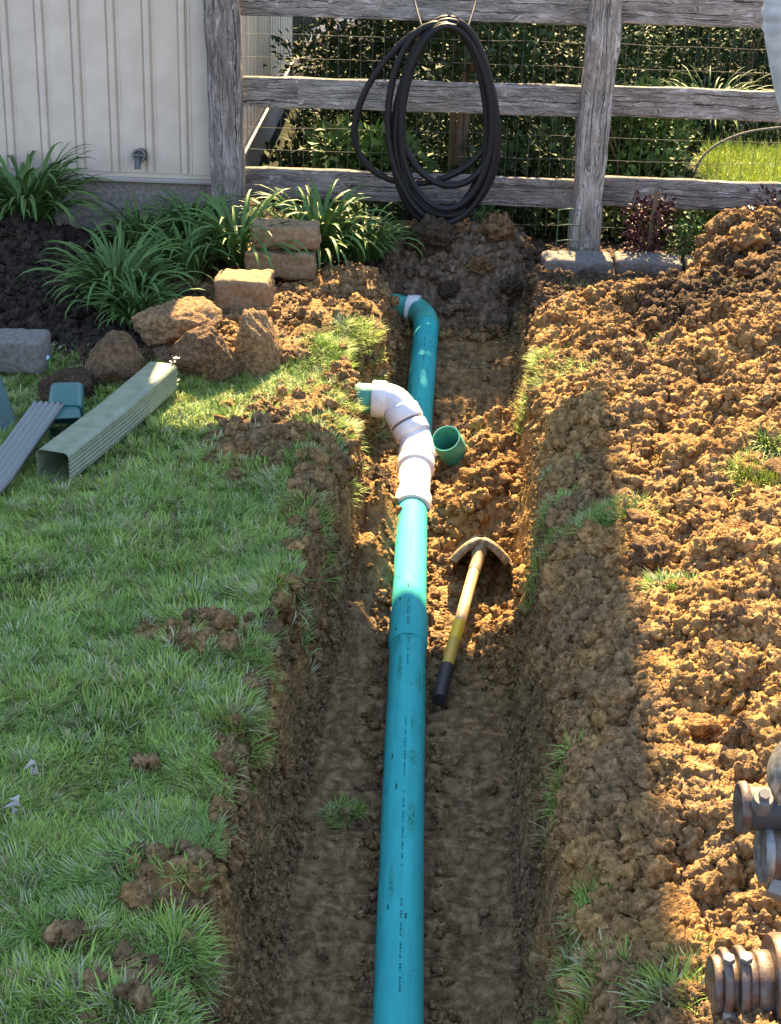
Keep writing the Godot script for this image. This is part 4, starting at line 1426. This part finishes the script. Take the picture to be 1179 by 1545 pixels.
func planting() -> void:
	shrub("dark_shrub", "tall dark leafy shrub behind the coiled hose", 201, V(0.27, -0.02, 8.55), Vector3(0.85, 2.3, 0.8), 8000, 0.05, M.shrub_leaf, "shrubs behind the fence")
	shrub("dark_shrub", "dark glossy shrub behind the fence beside the grey bulkhead", 202, V(-0.22, -0.02, 9.2), Vector3(0.8, 1.0, 0.8), 4200, 0.05, M.shrub_leaf, "shrubs behind the fence")
	shrub("dark_shrub", "dense dark shrub behind the fence left of the right post", 203, V(0.75, -0.02, 9.0), Vector3(0.9, 1.15, 0.8), 3400, 0.05, M.shrub_leaf, "shrubs behind the fence")
	shrub("dark_shrub", "twiggy dark shrub behind the fence right of the right post", 204, V(1.10, -0.02, 9.8), Vector3(0.7, 0.95, 0.7), 3600, 0.045, M.shrub_leaf, "shrubs behind the fence", 0.4)
	shrub("dark_shrub", "dark shrub far behind the lit grass at the right edge", 205, V(2.3, -0.02, 11.6), Vector3(1.6, 1.0, 0.9), 4200, 0.055, M.shrub_leaf, "shrubs behind the fence")
	shrub("hedge", "long dark hedge far behind the fence", 206, V(0.6, -0.02, 13.0), Vector3(4.6, 1.3, 1.0), 7000, 0.075, M.shrub_leaf_mid)
	shrub("leafy_shrub", "low green leafy shrub behind the bottom rail, sunlit on top", 207, V(1.16, -0.02, 8.35), Vector3(0.55, 0.62, 0.45), 2600, 0.05, M.shrub_leaf_mid, "", 0.6)
	shrub("leafy_shrub", "low green shrub behind the hose under the middle rail", 208, V(-0.2, -0.02, 8.2), Vector3(0.6, 0.42, 0.4), 1500, 0.065, M.shrub_leaf_mid, "", 0.7)
	shrub("leafy_shrub", "low green shrub between hose and right post behind fence", 209, V(0.62, -0.02, 8.0), Vector3(0.5, 0.45, 0.4), 1800, 0.05, M.shrub_leaf, "", 0.6)
	shrub("burgundy_shrub", "small burgundy leaved shrub in front of the fence right of the post", 210, V(1.10, 0.02, 7.18), Vector3(0.22, 0.34, 0.16), 800, 0.028, M.burgundy_leaf, "burgundy shrubs at the fence")
	shrub("burgundy_shrub", "dark burgundy shrub by the fence at the right edge of the photo", 211, V(1.63, 0.05, 7.12), Vector3(0.30, 0.34, 0.2), 1000, 0.032, M.burgundy_leaf, "burgundy shrubs at the fence")
	shrub("ground_plant", "small grey green plant at the fence foot between the burgundy shrubs", 212, V(1.27, 0.02, 7.2), Vector3(0.22, 0.2, 0.16), 700, 0.026, M.shrub_leaf_mid)
	shrub("ground_plant", "small green plant under the hose at the fence foot", 213, V(0.32, 0.05, 7.42), Vector3(0.3, 0.16, 0.16), 500, 0.03, M.shrub_leaf_mid)
	var f := obj("fern", fern(31, 11, 0.42), M.fern_leaf, self, V(1.42, 0.15, 9.25))
	tag(f, "pale fern showing above the middle rail right of the post", "fern")
	var spray := obj("grass_clump", strap_clump(15, 260, 0.55, 0.010), M.lily, self, V(1.85, 0.0, 10.2))
	tag(spray, "tall dark green grass clump behind the fence at right", "plant")
	# the sunlit lawn behind the fence on the right
	var t := tuft(41, 16, 0.03, 0.15, 0.006, 0.1)
	var places := []
	var tints := PackedColorArray()
	for i in 2600:
		var x := 1.42 + 1.3 * rng.randf()
		var d := 8.25 + 1.5 * rng.randf()
		if x < 1.5 + 0.18 * (d - 8.2):
			continue
		places.append(Transform3D(Basis(Vector3.UP, rng.randf() * TAU).scaled_local(Vector3.ONE * rng.randf_range(0.7, 1.3)), V(x, 0.0, d)))
		tints.append(Color(0.30, 0.36, 0.03) * rng.randf_range(0.8, 1.25))
	scatter("back_lawn_grass", t, M.back_grass, places, tints, "bright sunlit grass behind the fence at the right edge", "grass")
	var stick := start()
	sweep(stick, curve([V(1.10, 0.0, 7.16), V(1.105, 0.2, 7.16), V(1.115, 0.36, 7.15)], 5), circ(0.011, 8), [], true, Vector3.RIGHT)
	var so := obj("wooden_stake", done(stick), M.stem)
	tag(so, "thin brown stake standing in the small burgundy shrub", "stake")
	var ws := start()
	for q in [[0.70, 0.0], [0.75, 0.05], [0.80, 0.0]]:
		sweep(ws, [V(q[0], 0.02, 7.22), V(q[0], 0.24 + q[1] * 0.3, 7.22)], circ(0.0025, 5), [], true, Vector3.RIGHT)
	for y in [0.10, 0.17, 0.24]:
		sweep(ws, curve([V(0.70, y, 7.22), V(0.75, y + 0.012, 7.20), V(0.80, y, 7.22)], 5), circ(0.0022, 5))
	var wo := obj("wire_plant_support", done(ws), M.wire_green)
	tag(wo, "small green wire plant support left of the right fence post", "plant support")
	var wl := start()
	sweep(wl, curve([V(1.43, 0.12, 8.2), V(1.50, 0.30, 8.22), V(1.68, 0.40, 8.25), V(1.95, 0.44, 8.28)], 8), circ(0.006, 6))
	var wlo := obj("bent_wire", done(wl), M.wire)
	tag(wlo, "thin grey arched wire over the sunlit grass behind the fence", "wire")

func bulkhead() -> void:
	var t := thing("cellar_bulkhead", "grey sloped cellar hatch beyond the garage corner", "hatch", V(-0.52, 0.0, 11.6))
	var st := start()
	var prof := [Vector2(-0.24, 0.0), Vector2(0.45, 0.0), Vector2(0.45, 0.52), Vector2(-0.24, 0.20)]
	for e in 2:
		st.set_smooth_group(-1)
		var z := 0.0 if e == 0 else -0.9
		var p := []
		for q in prof:
			p.append(Vector3(q.x, q.y, z))
		if e == 0:
			tri(st, p[0], p[3], p[2])
			tri(st, p[0], p[2], p[1])
		else:
			tri(st, p[0], p[2], p[3])
			tri(st, p[0], p[1], p[2])
	for k in 4:
		var a := Vector3(prof[k].x, prof[k].y, 0)
		var b := Vector3(prof[(k + 1) % 4].x, prof[(k + 1) % 4].y, 0)
		tri(st, a, b, b + Vector3(0, 0, -0.9))
		tri(st, a, b + Vector3(0, 0, -0.9), a + Vector3(0, 0, -0.9))
	obj("body", done(st), M.bulkhead, t)
	st = start()
	sweep(st, [Vector3(-0.27, 0.20, 0.012), Vector3(0.47, 0.545, 0.012)], rrect(0.03, 0.045, 0.006, 2))
	obj("edge_board", done(st), M.trim, t)
	st = start()
	sweep(st, [Vector3(0.02, 0.32, 0.06), Vector3(0.0, 0.75, 0.05)], rrect(0.03, 0.03, 0.005, 2), [], true, Vector3.RIGHT)
	obj("post", done(st), M.stem, t)

func far_house() -> void:
	# stands beyond the top of the picture; its shade lies on the garden behind the fence
	var t := thing("neighbour_house", "tall pale house far behind the garden, above the picture", "building", V(-3.4, 0, 20.0))
	obj("wall", box(Vector3(8.8, 8.6, 5.0), 0.02), M.siding, t, Vector3(0, 4.3, -2.5))
	var st := start()
	sweep(st, [Vector3(-4.7, 8.6, -2.5), Vector3(4.6, 8.6, -2.5)], PackedVector2Array([Vector2(2.9, 0), Vector2(0, 2.25), Vector2(-2.9, 0)]), [], true, Vector3.UP, false, false)
	obj("roof", done(st), M.roofing, t)
	for x in [-2.6, 0.0, 2.6]:
		for y in [1.6, 4.6]:
			var w := obj("window", box(Vector3(1.1, 1.4, 0.06), 0.01), M.trim, t, Vector3(x, y, 0.03))
			obj("pane", box(Vector3(0.95, 1.25, 0.02), 0.004), M.dark_glass, w, Vector3(0, 0, 0.03))

func ground_cover() -> void:
	var kinds := [leaf_cloud(301, 130, Vector3(0.22, 0.12, 0.22), 0.045, 0.6), tuft(302, 26, 0.06, 0.16, 0.008, 0.2)]
	for k in 2:
		var places := []
		var tints := PackedColorArray()
		for i in 900:
			var d := 7.6 + 7.0 * pow(rng.randf(), 1.4)
			var x := lerpf(-0.62, 1.0 + 0.15 * d, rng.randf())
			if x > 1.42 and d < 9.8 and d > 8.1:
				continue
			if d < 8.6 and x < 0.0 and rng.randf() < 0.75:
				continue
			places.append(Transform3D(Basis(Vector3.UP, rng.randf() * TAU).scaled_local(Vector3.ONE * rng.randf_range(0.6, 1.4)), V(x, 0.0 if d > 8.3 else 0.02, d)))
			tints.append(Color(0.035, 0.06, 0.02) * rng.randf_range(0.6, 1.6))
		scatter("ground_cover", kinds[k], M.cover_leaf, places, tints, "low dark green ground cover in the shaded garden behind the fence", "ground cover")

func digger() -> void:
	var t := thing("digger_linkage", "worn rusty steel pin bosses of a digger at the right edge", "digger part", V(0.75, 0.15, 2.15))
	var o := t.position
	var d := 2.15
	# upper pin: round ear plate, dark boss with a bolt between ear and flange, rusty boss below
	var st := start()
	sweep(st, [V(0.672, 0.600, d + 0.045), V(0.672, 0.600, d + 0.040), V(0.672, 0.600, d - 0.020), V(0.672, 0.600, d - 0.025)], circ(0.088, 48), [0.95, 1.0, 1.0, 0.95])
	obj("ear_plate", shifted(st, -o), M.worn_steel, t)
	st = start()
	sweep(st, [V(0.537, 0.553, d), V(0.540, 0.553, d), V(0.549, 0.553, d), V(0.552, 0.553, d)], circ(0.041, 32), [0.9, 1.0, 1.0, 0.92])
	obj("flange", shifted(st, -o), M.rust_steel, t)
	st = start()
	sweep(st, [V(0.550, 0.553, d), V(0.63, 0.553, d)], circ(0.034, 32))
	obj("pin_boss", shifted(st, -o), M.dark_rubber, t)
	st = start()
	sweep(st, [V(0.566, 0.570, d - 0.022), V(0.565, 0.592, d - 0.034), V(0.565, 0.597, d - 0.036)], circ(0.0165, 24), [1, 1, 0.88], true, Vector3.RIGHT)
	obj("washer", shifted(st, -o), M.bolt, t)
	st = start()
	sweep(st, [V(0.565, 0.596, d - 0.035), V(0.565, 0.607, d - 0.041)], circ(0.0088, 6), [], true, Vector3.RIGHT, false, false)
	obj("bolt", shifted(st, -o), M.bolt, t)
	st = start()
	sweep(st, [V(0.576, 0.486, d - 0.02), V(0.579, 0.486, d - 0.02), V(0.587, 0.486, d - 0.02), V(0.590, 0.486, d - 0.02)], circ(0.050, 32), [0.92, 1.0, 1.0, 0.94])
	obj("flange", shifted(st, -o), M.worn_steel, t)
	st = start()
	sweep(st, [V(0.588, 0.486, d - 0.02), V(0.80, 0.486, d - 0.02)], circ(0.044, 36))
	obj("pin_boss", shifted(st, -o), M.rust_steel, t)
	st = start()
	sweep(st, [V(0.590, 0.446, d - 0.045), V(0.625, 0.440, d - 0.055)], circ(0.021, 6), [], true, Vector3.UP, false, false)
	obj("bolt", shifted(st, -o), M.bolt, t)
	# lower pin: stacked flanges, grooved boss and bolts
	var y := 0.207
	var x := 0.532
	for band in [[0.000, 0.016, 0.050], [0.014, 0.028, 0.062], [0.027, 0.040, 0.048], [0.039, 0.054, 0.066], [0.053, 0.070, 0.056], [0.069, 0.096, 0.060]]:
		st = start()
		sweep(st, [V(x + band[0], y, d), V(x + band[0] + 0.003, y, d), V(x + band[1] - 0.003, y, d), V(x + band[1], y, d)], circ(band[2], 40), [0.95, 1.0, 1.0, 0.95])
		obj("flange", shifted(st, -o), M.rust_steel, t)
	st = start()
	sweep(st, [V(x + 0.094, y + 0.008, d), V(x + 0.100, y + 0.008, d), V(x + 0.28, y + 0.008, d)], circ(0.082, 44), [0.95, 1, 1])
	obj("pin_boss", shifted(st, -o), M.rust_steel, t)
	for q in [[0.021, 0.061, 0.011, 0.010], [0.048, 0.064, 0.012, 0.010], [0.022, -0.012, 0.012, 0.058], [0.056, -0.020, 0.017, 0.058]]:
		st = start()
		var from := V(x + q[0], y + q[1] * 0.97, d - q[3] * 0.97)
		var out := Vector3(0, q[1], q[3]).normalized()
		sweep(st, [from, from + out * 0.008, from + out * 0.010], circ(q[2], 6), [1, 1, 0.85], true, Vector3.RIGHT, false, false)
		obj("bolt", shifted(st, -o), M.bolt, t)
	# the link that carries both pins, to the right of the picture
	st = start()
	round_box(st, Vector3(0.06, 0.72, 0.12), 0.012, Vector3i(6, 12, 6), 0.0, 1.0, Transform3D(Basis(), V(0.80, 0.40, d) - o))
	obj("link_arm", done(st), M.worn_steel, t)
	var hose := start()
	var path := curve([V(0.80, 0.72, d), V(0.76, 1.0, d), V(0.62, 1.38, d), V(0.527, 1.58, d), V(0.487, 1.685, d), V(0.474, 1.76, d), V(0.50, 1.90, d), V(0.64, 2.02, d), V(0.86, 1.8, d), V(0.95, 1.2, d), V(0.83, 0.70, d)], 14)
	var sc := []
	for i in path.size():
		var rib := 1.0
		if i > 61 and i < 72:
			rib = 1.06 if i % 3 == 0 else 0.98
		sc.append(rib)
	sweep(hose, path, circ(0.029, 24), sc, true, Vector3.FORWARD)
	obj("hose_sleeve", shifted(hose, -o - Vector3(0.012, 0, 0)), M.sleeve_grey, t)
	t.position += Vector3(0.012, 0, 0)

func shifted(st: SurfaceTool, by: Vector3) -> ArrayMesh:
	st.generate_normals()
	var arr := st.commit_to_arrays()
	var v: PackedVector3Array = arr[Mesh.ARRAY_VERTEX]
	for i in v.size():
		v[i] += by
	arr[Mesh.ARRAY_VERTEX] = v
	var m := ArrayMesh.new()
	m.add_surface_from_arrays(Mesh.PRIMITIVE_TRIANGLES, arr)
	return m

func litter() -> void:
	for a in [["pale dry leaf on the lawn, upper of two at the left edge", -0.735, 2.95, 0.022, 0.4], ["pale dry leaf on the lawn, lower of two at the left edge", -0.745, 2.83, 0.026, 1.7]]:
		var st := start()
		st.set_smooth_group(-1)
		for k in 3:
			var c := Vector3(0, 0.012 * k, 0)
			var ang: float = a[4] + k * 1.1
			var d := Vector3(cos(ang), 0.35 - 0.3 * k, sin(ang)).normalized()
			var s := d.cross(Vector3.UP).normalized()
			tri(st, c - d * a[3] * 0.4, c + s * a[3] * 0.35 + Vector3(0, 0.012, 0), c + d * a[3])
			tri(st, c - d * a[3] * 0.4, c + d * a[3], c - s * a[3] * 0.35 + Vector3(0, 0.008, 0))
		var o := obj("dry_leaf", done(st), M.dry_leaf, self, V(a[1], surf(a[1], a[2]) + 0.045, a[2]))
		tag(o, a[0], "leaf", "dry leaves on the lawn")
	var t := thing("white_flower_stem", "small stem of white blossoms between downspout and rocks", "plant", V(-0.755, 0.01, 5.36))
	var st := start()
	sweep(st, curve([Vector3(0, 0, 0), Vector3(0.005, 0.07, 0.01), Vector3(-0.005, 0.14, 0.0)], 4), circ(0.003, 5), [], true, Vector3.RIGHT)
	obj("stem", done(st), M.stem, t)
	for i in 7:
		st = start()
		st.set_smooth_group(-1)
		for k in 4:
			var ang := TAU * k / 4.0 + i
			var d := Vector3(cos(ang), 0.5, sin(ang)) * 0.011
			var s := Vector3(-sin(ang), 0, cos(ang)) * 0.005
			tri(st, Vector3.ZERO, d + s, d - s)
		obj("blossom", done(st), M.petal, t, Vector3(rng.randf_range(-0.015, 0.015), 0.03 + 0.017 * i, rng.randf_range(-0.01, 0.02)))

# ---------------------------------------------------------------- scene

func _ready() -> void:
	rng.seed = 4711
	var cam := Camera3D.new()
	cam.name = "camera"
	cam.position = Vector3(0, 2.0, 0)
	cam.basis = Basis(Vector3.RIGHT, deg_to_rad(-24.2)) * Basis(Vector3.BACK, deg_to_rad(1.8))
	cam.fov = rad_to_deg(2.0 * atan(772.5 / 2500.0))
	cam.near = 0.05
	cam.far = 1000.0
	cam.current = true
	add_child(cam)
	var env := Environment.new()
	env.background_mode = Environment.BG_SKY
	var sky := Sky.new()
	var sm := ProceduralSkyMaterial.new()
	sm.sky_top_color = Color(0.49, 0.60, 0.76)
	sm.sky_horizon_color = Color(0.87, 0.88, 0.89)
	sm.sky_curve = 0.16
	sm.ground_bottom_color = Color(0.20, 0.19, 0.15)
	sm.ground_horizon_color = Color(0.45, 0.46, 0.45)
	sm.sky_energy_multiplier = 0.73
	sky.sky_material = sm
	env.sky = sky
	env.background_energy_multiplier = 1.0
	env.tonemap_mode = Environment.TONE_MAPPER_LINEAR
	env.tonemap_exposure = 7.2
	env.sdfgi_enabled = true
	env.ssao_enabled = true
	env.ssil_enabled = true
	var we := WorldEnvironment.new()
	we.name = "sky"
	we.environment = env
	add_child(we)
	var sun := DirectionalLight3D.new()
	sun.name = "sun"
	sun.light_energy = 1.6
	sun.light_color = Color(1.0, 0.87, 0.64)
	sun.light_angular_distance = 0.5
	sun.shadow_enabled = true
	var el := deg_to_rad(44.0)
	var az := deg_to_rad(1.0)
	var to_sun := Vector3(sin(az) * cos(el), sin(el), -cos(az) * cos(el))
	add_child(sun)
	sun.look_at_from_position(to_sun * 30.0, Vector3.ZERO, Vector3.UP)

	n_low.seed = 5
	n_low.frequency = 0.8
	n_low.fractal_octaves = 3
	n_mid.seed = 8
	n_mid.frequency = 1.0
	n_mid.fractal_octaves = 2
	n_fine.seed = 13
	n_fine.frequency = 30.0
	n_band.seed = 17
	n_band.frequency = 1.0
	n_band.fractal_octaves = 3
	n_cell.seed = 23
	n_cell.noise_type = FastNoiseLite.TYPE_CELLULAR
	n_cell.cellular_return_type = FastNoiseLite.RETURN_DISTANCE
	n_cell.frequency = 8.5
	n_cell.fractal_octaves = 2
	n_cell.domain_warp_enabled = true
	n_cell.domain_warp_amplitude = 0.05
	n_cell.domain_warp_frequency = 9.0
	n_cell_fine.seed = 29
	n_cell_fine.noise_type = FastNoiseLite.TYPE_CELLULAR
	n_cell_fine.cellular_return_type = FastNoiseLite.RETURN_DISTANCE
	n_cell_fine.frequency = 26.0
	n_cell_fine.fractal_octaves = 2
	make_materials()

	ground_sheet()
	garage()
	fence()
	bulkhead()
	far_house()
	planting()
	ground_cover()
	pipes()
	coiled_hose()
	shovel()
	downspouts()
	rocks()
	big_clods()
	lilies()
	digger()
	litter()
	grass_cover()
	crumbs()
